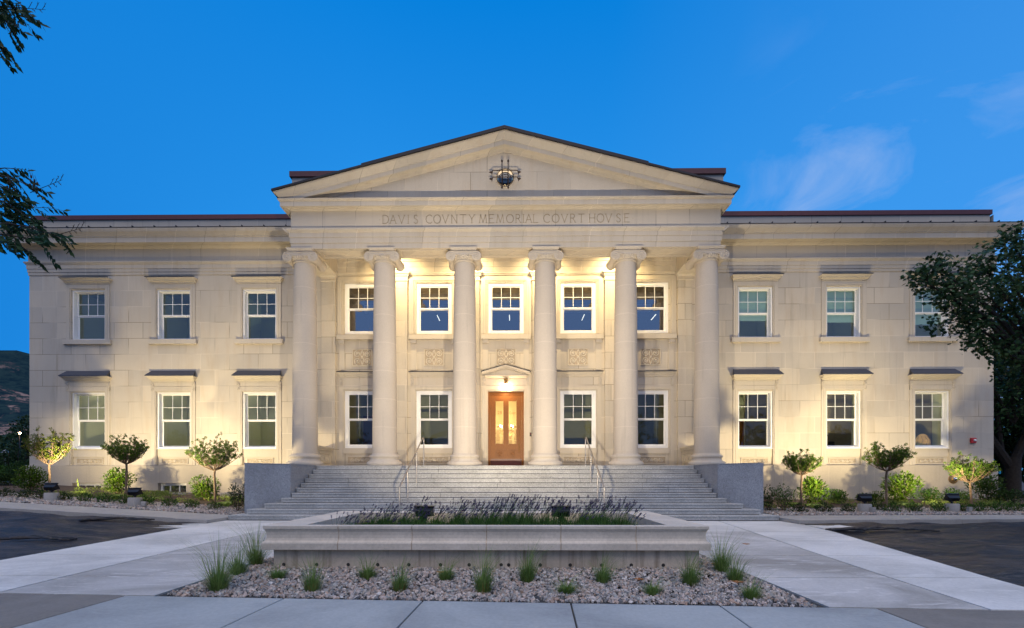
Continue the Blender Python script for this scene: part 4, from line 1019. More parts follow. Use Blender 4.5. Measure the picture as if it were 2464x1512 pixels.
for x,lab in((6.2,'dark desk with a potted plant behind the fifth lower portico window'),):
    t=empty('desk',(x,YW+1.2,1.76),lab,'desk'); m=MB(); m.box(-.7,.7,-.3,.3,.72,.76); m.build('desk_top',M['black'],t)
    for sx in(-1,1): m=MB(); m.box(sx*.62-.04,sx*.62+.04,-.25,.25,0,.719); m.build('leg',M['black'],t)
# ================================================================== PLANTS
def leaf_quads(mb,p,d,l,w,up=None,fold=.25):
    """one pointed leaf of 2 tris x2 from p along d"""
    d=Vector(d); d.normalize(); u=Vector(up) if up else Vector((rng.gauss(0,1),rng.gauss(0,1),rng.gauss(0,1)))
    s=d.cross(u)
    if s.length<1e-4:s=d.orthogonal()
    s.normalize(); n=s.cross(d); p=Vector(p)
    a=p; b=p+d*l*.45+s*w*.5+n*w*fold; c=p+d*l; e=p+d*l*.45-s*w*.5+n*w*fold; m_=p+d*l*.5
    mb.add([a,b,c,e,m_],[(0,1,4),(1,2,4),(0,4,3),(4,2,3)])
def rv(r): 
    while 1:
        v=Vector((r.uniform(-1,1),r.uniform(-1,1),r.uniform(-1,1)))
        if .01<v.length<1: return v
def crown_mesh(r,rx,ry,rz,n,l,w,shell=.55,top=False,clump=0,ncl=18,zmin=-1):
    mb=MB(); cl=[]
    for k in range(ncl): v=rv(r); v=v/v.length*r.uniform(.65,1.0); cl.append(v)
    i=0
    while i<n:
        v=rv(r)
        if v.z<zmin: continue
        q=v/v.length*(v.length**shell)
        if clump:
            c=r.choice(cl); q=q*clump+c*(1-clump)
            if q.z<zmin: q.z=zmin+r.random()*.1
        p=Vector((q.x*rx,q.y*ry,q.z*rz)); d=Vector((q.x,q.y,q.z*.6+.35))+rv(r)*.9
        leaf_quads(mb,p,d,l*r.uniform(.6,1.25),w*r.uniform(.7,1.2),(r.gauss(0,.5),r.gauss(0,.5),1)); i+=1
    return mb
# ---------------- small standard trees (lollipop form)
def std_tree(loc,h,cw,chh,seed,lab,dens=1,grp='small standard trees in front of the wings',leafmat='leaf_top'):
    r=random.Random(seed); t=empty('ornamental_tree',loc,lab,'tree',grp)
    hb=h-chh
    m=MB(); pts=[(0,0,-.05)]; x=y=0
    for i in range(6): x+=r.uniform(-.015,.015); y+=r.uniform(-.015,.015); pts.append((x,y,hb*(i+1)/6))
    m.tube(pts,.042,9,.032)
    tips=[]
    nb=int(24*dens)
    for k in range(nb):
        a=k*2.4+r.uniform(-.3,.3); sp=r.uniform(.15,1)**.7
        tx,ty=sp*cw/2*math.cos(a),sp*cw/2*math.sin(a); tz=hb+chh*(1-.42*sp*sp)*r.uniform(.62,1.06)
        p0=Vector((x,y,hb-.03)); p3=Vector((tx,ty,tz)); p1=p0+Vector((tx*.5,ty*.5,chh*.10)); p2=Vector((tx*.92,ty*.92,hb+chh*.40))
        P_=[p0*(1-u)**3+p1*3*u*(1-u)**2+p2*3*u*u*(1-u)+p3*u**3+Vector((r.uniform(-.012,.012),r.uniform(-.012,.012),0)) for u in [i/7 for i in range(8)]]
        m.tube(P_,.014,5,.005); 
        for u in(2,3,4,5,6,7):
            for q in range(3 if u<7 else 2):
                b=P_[u]; d=Vector((r.uniform(-1,1),r.uniform(-1,1),r.uniform(.1,1.3))).normalized(); e=b+d*r.uniform(.08,.20)*cw/1.5
                if (e.x**2+e.y**2)>(cw*.52)**2: continue
                m.tube([b,(b+e)/2+Vector((r.uniform(-.01,.01),)*3),e],.006,4,.003); tips.append((e,u)); 
        tips.append((P_[7],8))
    m.build('trunk',M['bark'],t,smooth=True)
    f=MB()
    for e,u in tips:
        if u<4 and r.random()<.25: continue
        for q in range(int(r.uniform(12,19))):
            d=Vector((r.uniform(-1,1),r.uniform(-1,1),r.uniform(-.4,1.2))); leaf_quads(f,e-d*.01+rv(r)*.05,d,r.uniform(.04,.075),.028,(r.gauss(0,.6),r.gauss(0,.6),1))
    f.build('crown',M[leafmat],t,recalc=False)
def onbed(px,Y): x=at(px,1200,Y).x; return (x,Y,gz(x,Y))
def std(px,Y,topy,cwpx,chpx,seed,lab,**k):
    l=onbed(px,Y); h=at(px,topy,Y).z-l[2]; sc=Y/F_; std_tree(l,h,cwpx*sc,chpx*sc,seed,lab,**k)
std(119,17.0,1034,112,84,1,'small yellow green standard tree at the left corner of the building, behind the first floodlight',leafmat='leaf_yellow')
std(303,17.3,1054,104,62,2,'small round green standard tree, second from the left corner',dens=1.15)
std(518,17.3,1048,122,84,3,'sparse backlit standard tree with dark twigs, nearest the left side of the stairs',dens=1.0)
std(1928,17.3,1088,84,54,4,'small dense standard tree nearest the right side of the stairs',dens=1.1)
std(2133,17.3,1070,104,62,5,'uneven topped standard tree in the middle of the right bed',dens=1.15)
std(2337,17.3,1097,98,62,6,'shaded flat topped standard tree at the right corner of the building',dens=1.2)
# ---------------- shrubs
def shrub(px,Y,w,h,mat,lab,seed,n=700,l=.10,wd=.045,clump=.45,grp='shrubs in the planting beds',shell=.45,ncl=16,name='shrub',stems=True,cat='shrub'):
    r=random.Random(seed); loc=onbed(px,Y); t=empty(name,loc,lab,cat,grp); w*=1.1; h*=1.1; n=int(n*1.5)
    c=crown_mesh(r,w/2,w/2*.9,h*.55,n,l,wd,shell,clump=clump,ncl=ncl,zmin=-.8); c.v=[(a,b,z+h*.47) for a,b,z in c.v]
    c.build('foliage',M[mat],t,recalc=False)
    m=MB()
    for k in range(7): a=k*.9; m.tube([(0,0,-.04),(math.cos(a)*w*.15,math.sin(a)*w*.15,h*.3),(math.cos(a)*w*.3,math.sin(a)*w*.3,h*.65)],.012,5,.005)
    m.build('stem',M['bark'],t)
G='shrubs along the wall of the left wing'; G2='shrubs along the wall of the right wing'
shrub(76,18.0,1.15,.92,'leaf_bright','wide broadleaf shrub at the foot of the left building corner',11,900,.11,.05,grp=G)
shrub(285,18.6,1.15,1.0,'leaf_bright','bright green shrub behind the second tree, left of the middle basement window',12,950,.11,.05,grp=G)
shrub(494,18.4,1.12,1.0,'leaf_bright','bright green shrub behind the sparse tree nearest the stairs on the left',13,950,.11,.05,grp=G)
shrub(572,15.9,.62,.92,'leaf_dark','dark upright glossy shrub against the left granite cheek wall',14,420,.06,.04,.55,G,.6,10)
shrub(597,16.3,.55,1.15,'leaf_dark','tall narrow dark shrub touching the left granite cheek wall',15,380,.06,.04,.55,G,.6,8)
shrub(1850,16.3,.75,.85,'leaf_dark','dark loose shrub touching the right granite cheek wall',16,480,.06,.04,.5,G2,.6,10)
shrub(1886,16.2,.80,.90,'leaf_mid','dark green twiggy shrub a step right of the right cheek wall',17,520,.06,.04,.5,G2,.6,12)
shrub(1955,18.4,1.2,1.05,'leaf_bright','large glossy bright shrub behind the first small tree of the right bed',18,800,.14,.06,grp=G2)
shrub(2018,18.8,1.0,.5,'leaf_mid','low rounded green shrub between the two nearest right hand trees',19,700,.08,.035,.4,G2)
shrub(2095,18.5,.95,.48,'leaf_bright','low bright shrub just behind the middle right floodlight',20,700,.08,.035,.4,G2)
shrub(2170,18.5,1.3,1.12,'leaf_bright','largest bright broadleaf shrub right of the middle small tree',21,900,.14,.06,grp=G2)
shrub(2235,18.8,.85,.60,'leaf_mid','low dome shrub left of the brass wall hydrant',22,700,.08,.035,.4,G2)
shrub(2298,18.8,.95,.55,'leaf_mid','low dome shrub under the brass wall hydrant',23,700,.08,.035,.4,G2)
shrub(2368,18.6,1.2,1.1,'leaf_dark','big dark shrub at the right building corner behind the last tree',24,1000,.11,.05,grp=G2)
shrub(2430,18.0,1.0,.6,'leaf_dark','low dark shrub beyond the right building corner',25,700,.08,.035,.4,G2)
# ---------------- low tufts along the front of the beds
def tuft_mesh(seed,n=230,mat='leaf_mid',l=.07):
    r=random.Random(seed); m=MB()
    for k in range(n):
        a=r.uniform(0,6.28); q=r.random()**.6; x,y=.17*q*math.cos(a),.17*q*math.sin(a); z=r.uniform(0,.26)*(1-.4*q)
        d=Vector((x*2.5,y*2.5,.35))+rv(r)*.3; leaf_quads(m,(x,y,z),d,l*r.uniform(.6,1.2),.020)
    return m
def proto_plant(name,parts,lab,cat,grp,loc):
    t=empty(name,loc,lab,cat,grp)
    for nm,mb,mt in parts: mb.build(nm,mt,t,recalc=False)
    return t
def stem_mb(h=.2,n=6,rr=.1):
    m=MB()
    for k in range(n): a=k*1.05; m.tube([(0,0,-.03),(rr*.5*math.cos(a),rr*.5*math.sin(a),h*.5),(rr*math.cos(a),rr*math.sin(a),h)],.006,4,.003)
    return m
row_l=[20,95,168,255,341,420,500,581,678,766,860]
tl=[(40,'L'),(195,'L'),(345,'L'),(525,'L'),(705,'L'),(865,'L'),(1027,'L'),(1190,'L'),(1395,'L'),(1575,'L'),(1765,'L')]
tr=[625,820,1015,1240,1385,1560,1765,1960,2090,2265,2400]
ords=['first','second','third','fourth','fifth','sixth','seventh','eighth','ninth','tenth','eleventh']
protoA=None
for side,lst in(('left',[ (c/2.0533)/1.6623 for c,_ in tl]),('right',[(2896+c/2.0533)/1.6623 for c in tr])):
    base=None
    for i,px in enumerate(lst):
        Y=16.15 if side=='left' else 15.9
        if side=='right' and i==3: Y=16.3
        loc=onbed(px,Y); lab='%s dark evergreen tuft from the left along the %s gravel strip'%(ords[i],side)
        if i%4==0 or base is None:
            base=[proto_plant('low_evergreen',[('foliage',tuft_mesh(40+i+(20 if side=='left' else 0),l=.06 if i%2 else .075),M['leaf_mid' if i%3 else 'leaf_dark']),('stem',stem_mb(),M['bark'])],lab,'plant','low evergreens along the %s bed'%side,loc)]
            base[0].scale=(1.25,)*3
        else: relabel(base[0],lab,'low evergreens along the %s bed'%side,loc,rng.uniform(0,6),rng.uniform(1.1,1.4))
# ---------------- pale creeping cover between them (uncountable)
def cover(x0,x1,seed,lab,name='ground_cover'):
    r=random.Random(seed); m=MB()
    for k in range(55):
        cx_,cy=r.uniform(x0,x1),r.uniform(16.9,19.4); rad=r.uniform(.15,.4)
        for q in range(int(70*rad/.25)):
            a=r.uniform(0,6.28); d=rad*math.sqrt(r.random()); x,y=cx_+d*math.cos(a),cy+d*math.sin(a)*.7
            leaf_quads(m,(x,y,gz(x,y)+r.uniform(.0,.16)),(r.uniform(-1,1),r.uniform(-1,1),r.uniform(.3,1.4)),r.uniform(.04,.08),.03)
    o=m.build(name,M['leaf_cover'],recalc=False); tag(o,lab,'ground cover',None,'stuff')
cover(-16.5,-8.9,1,'pale green creeping plants along the left bed'); cover(9.2,20,2,'pale green creeping plants along the right bed')
# ---------------- hostas with flower spikes
def hosta(px,Y,seed,lab,spike=True,s=1):
    r=random.Random(seed); t=empty('hosta',onbed(px,Y),lab,'plant','pale hostas in the beds'); m=MB()
    for k in range(16):
        a=k*2.4; rad=.10+.012*k; b=Vector((math.cos(a),math.sin(a),0)); p0=b*.02; p1=b*rad*s+Vector((0,0,.16*s)); p2=b*(rad+.14)*s+Vector((0,0,.10*s)); sd=Vector((-math.sin(a),math.cos(a),0))*.055*s
        m.add([p0,p1-sd,p1+sd,p2],[(0,1,2),(1,3,2)])
    m.build('leaves',M['hosta'],t,recalc=False)
    if spike:
        m=MB(); top=Vector((.10*r.choice((-1,1)),0,.62)); m.tube([(0,0,0),top*.5+Vector((.02,0,.0)),top],.007,5,.004)
        for k in range(14): q=.55+.45*k/14; m.lathe([(.0,-.02),(.016,0),(0,.02)],tuple(top*q+Vector((r.uniform(-.015,.015),r.uniform(-.015,.015),0))),5,cap=False)
        m.build('flower_spike',M['leaf_cover'],t)
hosta(192,17.6,1,'tall spiked pale plant in front of the leftmost basement window'); hosta(278,17.0,2,'spreading pale hosta at the foot of the second small tree',False,1.2)
hosta(363,16.9,3,'bright pale hosta just right of the second floodlight',False,1.1); hosta(545,16.8,4,'pale hosta between the sparse left tree and the dark shrubs',False,1.2)
hosta(1905,17.6,5,'spiked pale plant left of the first tree of the right bed'); hosta(1958,16.9,6,'spreading hosta right of the first tree of the right bed',True,1.1)
hosta(2188,16.9,7,'hosta with a long leaning flower spike right of the middle tree',True,1.2); hosta(2262,16.8,8,'spreading hosta left of the rightmost floodlight',False,1.2)
# ---------------- fine grass tufts round the planter
def grass_mb(r,n,h,spread,lean=0):
    m=MB()
    for k in range(n):
        a=r.uniform(0,6.28); q=r.random(); b=Vector((math.cos(a)*.085*q,math.sin(a)*.085*q,0)); hh=h*r.uniform(.35,1)
        sp=spread*r.random()**1.2; e=b+Vector((math.cos(a)*sp+lean*r.uniform(.2,1),math.sin(a)*sp,hh)); md_=(b+e)/2+Vector((-(e.x-b.x)*.18,-(e.y-b.y)*.18,hh*.12)); w=.0019
        s=Vector((-math.sin(a),math.cos(a),0))*w
        m.add([b-s,b+s,md_+s*.8,md_-s*.8,e],[(0,1,2,3),(3,2,4)])
    return m
gr=[(525,1417,.62,.30,1),(573,1385,.45,.2,1),(615,1362,.62,.28,2),(668,1392,.22,.13,1),(752,1418,.42,.13,3),(885,1392,.32,.14,1),(962,1416,.38,.13,3),(1072,1394,.30,.12,1),(1162,1420,.50,.14,3),(1268,1397,.50,.16,4),(1362,1421,.24,.16,4),(1450,1398,.40,.14,4),(1568,1423,.24,.10,1),(1660,1401,.42,.16,4),(1735,1378,.55,.20,4),(1768,1395,.36,.12,1),(1806,1432,.28,.13,1)]
places=['the tall wispy tuft at the left edge of the gravel','slim tuft just right of the large left tuft','wispy tuft beside the left corner of the planter','short tuft before the left corner of the planter','bright tuft near the left end of the planter front','small tuft close to the planter wall, third from its left corner','bright low tuft left of the planter middle','thin small tuft against the planter wall left of its middle','bushy bright tuft at the middle of the gravel','tall tuft against the planter wall just right of its middle','low blue green tuft right of the middle','leaning tuft against the planter wall, right half','tiny thin tuft in the open gravel, right half','tall tuft before the right corner of the planter','tallest tuft beyond the right corner of the planter','slim tuft near the right edge of the gravel','low tuft at the far right edge of the gravel']
for i,((px,py,h,sp,k),lb) in enumerate(zip(gr,places)):
    r=random.Random(100+i); Y=(CAMZ-.03)*F_/(py-YH)-.0; p=at(px,py,Y)
    t=empty('grass_tuft',(p.x,Y,gzf(p.x,Y)),(lb if lb.startswith('the') else lb),'grass','fine grass tufts in the gravel')
    t['label']=('fine green grass, '+lb)
    g=grass_mb(r,int(110*(h/.45)),h*1.15,sp*2.8,.14 if i>5 else -.03); g2=grass_mb(r,420,h*.5,sp*1.2,.02 if i>5 else 0); g.add(g2.v,g2.f); g.build('blades',M['grass'],t,recalc=False)
    g=grass_mb(r,90,h*.35,sp*.7); g.build('dry_thatch',M['deadleaf'] if k==3 else M['leaf_yellow'],t,recalc=False)
for px,py,lab in((1568-30,1400,'orange dead leaf on the gravel left of the tall right tuft'),(1722,1362,'rusty dead leaf near the right corner of the planter'),(1775,1406,'brown dead leaf at the right edge of the gravel'),(1060,1384,'curled brown leaf by the planter wall'),(1795,1310,'small brown twig leaf on the right walkway')):
    Y=(CAMZ-.05)*F_/(py-YH); p=at(px,py,Y); m=MB(); 
    for a in(0,1.3,2.6,-1.0): leaf_quads(m,(0,0,.03),(math.cos(a),math.sin(a),.2),.08,.045,(0,0,1))
    o=m.build('dead_leaf',M['deadleaf'],recalc=False); o.location=(p.x,Y,.02 if py<1320 else .04); tag(o,lab,'leaf')
# ---------------- lavender
def lav_mb(seed):
    r=random.Random(seed); g=MB(); f=MB()
    for k in range(230):
        a=r.uniform(0,6.28); q=r.random()**.5; b=Vector((math.cos(a)*.10*q,math.sin(a)*.10*q,0)); e=b*2.2+Vector((r.uniform(0,.05),0,r.uniform(.10,.24)))
        s=Vector((-math.sin(a),math.cos(a),0))*.006; g.add([b-s,b+s,e],[(0,1,2)])
    for k in range(17):
        a=r.uniform(0,6.28); q=r.random(); b=Vector((math.cos(a)*.07*q,math.sin(a)*.07*q,.05)); hh=r.uniform(.20,.42)
        e=b+Vector((math.cos(a)*.14*q+r.uniform(.04,.14),math.sin(a)*.12*q,hh)); md_=(b+e)/2+Vector((-.02,0,.03)); g.tube([b,md_,e],.0016,3,cap=False)
        d=(e-md_).normalized(); L_=r.uniform(.03,.065)
        n_=5
        for j in range(n_):
            c=e+d*L_*(j/n_-.3)
            for u in range(4): w=u*1.57+j*.7; sd=Vector((math.cos(w),math.sin(w),.5)); leaf_quads(f,c,sd,.014,.010)
    return g,f
protos=[]
rw=0; cnt=0
lav=[]
for row,(Y,n,x0,x1) in enumerate(((6.75,15,-2.2,2.15),(7.25,14,-2.2,2.1),(7.8,15,-2.15,2.2),(8.4,13,-2.0,2.0))):
    for i in range(n):
        lav.append((row,i,n,x0+(x1-x0)*(i+.5)/n+rng.uniform(-.06,.06),Y+rng.uniform(-.08,.08)))
rn=['front','second','third','rear']
nth=['1st','2nd','3rd','4th','5th','6th','7th','8th','9th','10th','11th','12th','13th','14th','15th']
for row,i,n,x,y in lav:
    if any(abs(x-f.location.x)<.3 and y>7.95 for f in FL[4:]): continue
    lab='purple lavender, %s from the left in the %s row of the planter'%(nth[i],rn[row])
    hs=.75 if x<-1.2 else (1.05 if x>0 else .95)
    if len(protos)<5:
        g,f=lav_mb(len(protos)+1); t=proto_plant('lavender',[('leaves',g,M['lavleaf']),('blossoms',f,M['lavflower'])],lab,'lavender','lavender plants in the planter',(x,y,.44)); protos.append(t); t.scale=(1,1,hs)
    else: relabel(rng.choice(protos),lab,'lavender plants in the planter',(x,y,.44),rng.uniform(-.5,.5),(1.05,1.05,hs*rng.uniform(.9,1.15)))
# ---------------- overhanging maple on the right
def maple_leaf(mb,p,d,up,s):
    d=Vector(d).normalized(); sd=d.cross(Vector(up)); 
    if sd.length<1e-3: sd=d.orthogonal()
    sd.normalize(); p=Vector(p)
    pts=[(0,0),(.25,.28),(.18,.55),(.42,.50),(.5,.85),(.62,.42),(.85,.45),(.80,.18),(1.15,0),(.80,-.18),(.85,-.45),(.62,-.42),(.5,-.85),(.42,-.5),(.18,-.55),(.25,-.28)]
    mb.add([p+d*(a*s)+sd*(b*s*.75) for a,b in pts],[tuple(range(16))])
def limb(m,pts,r0,r1,n=7):
    m.tube(pts,r0,n,r1)
t=empty('maple_tree',(13.9,12.5,gz(13.9,12.5)),'dark maple whose leafy limb hangs in front of the right wing','tree')
o0=Vector(t.location); m=MB(); r=random.Random(77)
def w2(px,py,Y): return at(px,py,Y)-o0
tk=[(0,0,-.2),(.05,0,1.2),(-.1,0,3),(.1,.1,5),(.2,.1,7.5)]
limb(m,tk,.26,.16,10)
targets=[(2420,640,12,1.6),(2385,720,12,1.3),(2330,700,11.6,1.0),(2270,690,11.3,.8),(2215,672,11.2,.55),(2300,760,11.8,.9),(2350,800,12,.8),(2440,780,12.2,1.4),(2450,600,12.6,1.3),(2450,870,12.3,.7),(2400,830,12,.8),(2490,700,12.5,1.6),(2500,560,12.6,1.2),(2490,900,12.3,1.0),(2250,640,11.3,.45),(2365,640,11.6,.7)]
blobs=[]
for px,py,Y,sz in targets:
    e=w2(px,py,Y); b0=Vector((-.05,0,2.6+max(0,e.z-3)*.45)); mid=(b0+e)/2+Vector((0,0,.25))
    limb(m,[b0,mid,e],.07,.012,6)
    for q in range(7): d=rv(r)*sz*.55; m.tube([e+(mid-e)*r.uniform(0,.4),e+d*.5,e+d],.012,4,.004)
    blobs.append((e,sz))
m.build('trunk',M['barkdark'],t,smooth=True)
f=MB()
for e,sz in blobs:
    subs=[e+Vector((v.x*sz*.62,v.y*sz*.62,v.z*sz*.36)) for v in [rv(r) for _ in range(int(9*sz+4))]]
    for q in range(int(420*sz)):
        v=rv(r)*.26; c=r.choice(subs); p=c+v
        maple_leaf(f,p,(r.uniform(-1,.5),r.uniform(-.6,.6),r.uniform(-1,.25)),(r.uniform(-1,1),r.uniform(-1.4,.4),1),r.uniform(.06,.115))
f.build('crown',M['leaf_maple'],t,recalc=False)
# ---------------- locust tree overhanging from the left
t=empty('locust_tree',(-6.3,3.6,-.1),'locust tree outside the left edge whose feathery dark twigs hang into the sky','tree')
o0=Vector(t.location); m=MB(); r=random.Random(31); f=MB(); pod=MB()
limb(m,[(0,0,-.1),(.05,0,1.5),(-.05,.1,3),(.1,0,4.6)],.16,.09,9)
def pinnate(base,d,ln,n=6):
    d=Vector(d).normalized(); pts=[base+d*ln*i/n+Vector((0,0,-.04*ln*(i/n)**2*6)) for i in range(n+1)]
    m.tube(pts,.0022,4,.001)
    sd=d.cross(Vector((0,0,1))); 
    if sd.length<.1: sd=Vector((1,0,0))
    sd.normalize()
    for i in range(1,n+1):
        for s in(-1,1):
            dd=sd*s*.8+d*.35+Vector((0,0,-.5+r.uniform(-.2,.2))); leaf_quads(f,pts[i],dd,r.uniform(.045,.062),.026,(r.uniform(-.5,.5),-1,r.uniform(-.3,.8)),.05)
    leaf_quads(f,pts[-1],d,.055,.026,(0,-1,.3),.05)
twigs=[((-60,520),(90,500)),((-60,540),(110,560)),((-60,545),(140,572)),((-50,430),(70,450)),((-50,440),(40,410)),((-60,480),(60,520)),((-60,560),(60,600)),((-60,560),(20,590)),((-60,575),(100,590)),
       ((-50,15),(35,20)),((-50,20),(50,40)),((-60,30),(20,60)),((-60,-10),(45,5)),((-60,0),(10,40)),((-50,100),(8,112)),((-60,455),(50,490)),((-40,540),(60,555)),((-30,455),(20,462)),((-60,530),(20,525))]
for k,(a,b) in enumerate(twigs):
    Y=3.6+.25*math.sin(k*2.1); A=at(a[0],a[1],Y)-o0; B=at(b[0],b[1],Y)-o0
    hub=Vector((.1,0,A.z*.85+.3)); m.tube([hub,(hub+A)/2+Vector((0,0,.15)),A],.03,6,.008)
    n=7; pts=[A.lerp(B,i/n)+Vector((0,r.uniform(-.01,.01),.05*math.sin(i/n*3.1))) for i in range(n+1)]; m.tube(pts,.008,5,.002)
    for i in range(2,n+1):
        for q in range(1):
            d=(B-A).normalized()*.7+Vector((r.uniform(-.3,.3),r.uniform(-.6,.6),r.uniform(-.8,.2))); pinnate(pts[i],d,r.uniform(.10,.17),5)
for (px,py),(qx,qy) in(((115,668-223+2),(150,433)),((60,20),(110,24)),((40,118),(42,122)),((165,558),(200,548))):
    A=at(px,py,3.6)-o0; B=at(qx,qy,3.6)-o0; S=A+(A-B)*1.2; m.tube([S,A,B],.0035,4,.0015)
    for i in range(6):
        p=A.lerp(B,i/6); e=p+Vector((.03,0,.05*(1 if i%2 else -.6))); m.tube([p,e],.002,3,.001); 
        for j in range(3): leaf_quads(pod,p.lerp(e,.4+.2*j),(r.uniform(-.5,.5),r.uniform(-.5,.5),1),.014,.006)
for px,py in((75,425),(83,435),(90,442),(25,440),(35,455),(20,430),(28,60),(38,62)):
    p=at(px,py,3.6)-o0
    for j in range(3): pod.lathe([(.0,-.018),(.006,-.008),(.006,.006),(0,.014)],tuple(p-Vector((0.004*j,0,.032*j))),6,cap=False)
    m.tube([p+Vector((-.02,0,.06)),p],.0015,3)
m.build('trunk',M['barkdark'],t,smooth=True); f.build('crown',M['leaf_locust'],t,recalc=False); pod.build('seed_pods',M['barkdark'],t)
# ================================================================== BACKGROUND
def big_tree(loc,h,cw,seed,lab,n=2600,ls=.22,trunk=.3,mat='leaf_far',grp=None,name='broadleaf_tree',zc=.62,rz=.36,fork=False):
    r=random.Random(seed); t=empty(name,loc,lab,'tree',grp); m=MB()
    if fork: 
        m.tube([(0,0,-.3),(0,0,1.2),(.05,0,2.2)],trunk*1.15,10,trunk)
        m.tube([(0,0,1.6),(-1.1,0,3.2),(-2.0,.2,5.2),(-2.4,.3,7.5)],trunk*.7,8,trunk*.35); m.tube([(0,0,1.8),(.7,0,3.4),(1.0,0,6)],trunk*.75,8,trunk*.4); m.tube([(-.5,0,2.4),(-.6,.3,5.5)],trunk*.4,8,trunk*.2)
    else: m.tube([(0,0,-.3),(r.uniform(-.1,.1),0,h*.3),(r.uniform(-.2,.2),0,h*.75)],trunk,9,trunk*.35)
    for k in range(10):
        a=k*2.4; q=r.uniform(.35,.9); m.tube([(0,0,h*r.uniform(.3,.5)),(math.cos(a)*cw*.2,math.sin(a)*cw*.2,h*r.uniform(.5,.7)),(math.cos(a)*cw*.42*q,math.sin(a)*cw*.42*q,h*r.uniform(.6,.9))],trunk*.3,6,.02)
    m.build('trunk',M['barkdark'],t,smooth=True)
    c=crown_mesh(r,cw/2,cw/2,h*rz,n,ls,ls*.6,.4,clump=.42,ncl=26); c.v=[(x,y,z+h*zc) for x,y,z in c.v]; c.build('crown',M[mat],t,recalc=False); return t
c=at(2436,1150,24.5); big_tree((c.x,24.5,.1),11.5,8.5,201,'big forked maple behind the right corner of the building',7500,.24,.30,'leaf_maple',name='maple_tree',zc=.62,rz=.42,fork=True)
big_tree((31,29,.1),13,9,202,'dark tree partly hidden behind the forked maple on the right',4200,.3,.3,'leaf_maple')
big_tree((30,36,.1),9,9,203,'low dark tree closing the view far behind the right corner',3000,.34,.3,'leaf_far',zc=.5,rz=.45)
big_tree((26.5,38,.1),8,7,204,'round dark tree deepest in the shade behind the right corner',2600,.34,.3,'leaf_far',zc=.5,rz=.45)
for i,(x,y,h,w_) in enumerate(((25.5,31,10,8),(29.5,33,11,9),(33,31,9,8),(37,40,12,12),(27.5,27,5.5,5))):
    big_tree((x,y,-.1),h,w_,210+i,'dark leafy screen tree, %s of the row behind the right corner'%['first','second','third','fourth','fifth'][i],2600,.36,.25,'leaf_far','screen trees behind the right corner',zc=.47,rz=.5)
# low wall, pipe rail and plants beyond the right corner
z=gz(21,19); m=MB(); m.box(20.95,27,19.0,19.25,z-.3,.80); m.box(20.92,27,18.97,19.28,.80,.86); o=m.build('retaining_wall',M['curb'],bevel=.01); tag(o,'low concrete retaining wall beyond the right corner of the building','wall')
m=MB(); m.tube([(20.3,18.2,1.40),(21.25,18.2,1.40),(21.32,18.2,1.36),(21.33,18.2,1.28),(21.33,18.2,.1)],.03,8); m.tube([(20.3,18.2,1.40),(20.3,18.2,.1)],.03,8); o=m.build('pipe_rail',M['steel'],smooth=True); tag(o,'short galvanised pipe rail by the right corner of the building','handrail')
for i,(x,w_,h_,mt,lab) in enumerate(((21.9,.8,.75,'leaf_cover','yellow lit shrub just behind the low wall, nearest the corner'),(22.9,.9,.6,'leaf_yellow','yellow lit shrub behind the low wall at the photo edge'))):
    r=random.Random(60+i); t=empty('shrub',(x,19.8,.75),lab,'shrub','shrubs behind the retaining wall'); c=crown_mesh(r,w_/2,w_/2,h_*.5,500,.09,.04,.5,clump=.5); c.v=[(a,b,z_+h_*.45) for a,b,z_ in c.v]; c.build('foliage',M[mt],t,recalc=False); stem_mb(.3,6,.15).build('stem',M['bark'],t)
# hill far left
def hillz(x,y):
    base=at(0,848,400).z
    q=(x+426)/35.0
    h=108-(q*8.0 if q>0 else q*5.2)+2.5*math.sin(q*1.7)
    d=max(0,min(1,(y-170)/230)); h=h*(d**.85)
    h+=3.2*math.sin(x*.045+y*.02)*d+1.8*math.sin(x*.11-y*.07)*d+1.2*math.sin(y*.16+x*.05)*d
    return h if y<=400 else h*(1-(y-400)/400)
m=MB(); hx=list(np.arange(-1100,60,12)); hy=list(np.arange(165,620,9))
m.add([(x,y,max(-3,hillz(x,y)-2)) for y in hy for x in hx],[(j*len(hx)+i,j*len(hx)+i+1,(j+1)*len(hx)+i+1,(j+1)*len(hx)+i) for j in range(len(hy)-1) for i in range(len(hx)-1)])
mt,tt,bb=nt('scrubby_hillside'); v=coords(tt); n1=noise(tt,v,.016,6,.6,1.5); n2=noise(tt,v,.16,5,.75); n3=noise(tt,v,.045,4,.6)
cc=mixc(tt,(.010,.028,.038),(.026,.052,.052),ramp(tt,n2,[(.4,0),(.6,1)])); a_=mixc(tt,(.22,.13,.11),(.32,.21,.17),ramp(tt,n3,[(.4,0),(.6,1)]))  # scrub tones brightened and blued, distance haze put into the colour
sc_=N(tt,'ShaderNodeMath',operation='MULTIPLY'); L(tt,ramp(tt,n1,[(.52,0),(.57,1)]),sc_.inputs[0]); L(tt,ramp(tt,n2,[(.44,1),(.52,0)]),sc_.inputs[1])
gg=N(tt,'ShaderNodeNewGeometry'); s3=N(tt,'ShaderNodeSeparateXYZ'); L(tt,gg.outputs['Position'],s3.inputs[0])
hi=N(tt,'ShaderNodeMapRange'); L(tt,s3.outputs[2],hi.inputs[0]); hi.inputs[1].default_value=95; hi.inputs[2].default_value=78
s4=N(tt,'ShaderNodeMath',operation='MULTIPLY'); L(tt,sc_.outputs[0],s4.inputs[0]); L(tt,hi.outputs[0],s4.inputs[1])
L(tt,mixc(tt,cc,a_,s4.outputs[0]),bb.inputs['Base Color']); bb.inputs['Roughness'].default_value=1; bb.inputs['Specular IOR Level'].default_value=0
o=m.build('hill',mt,smooth=True,recalc=False); o['kind']='structure'
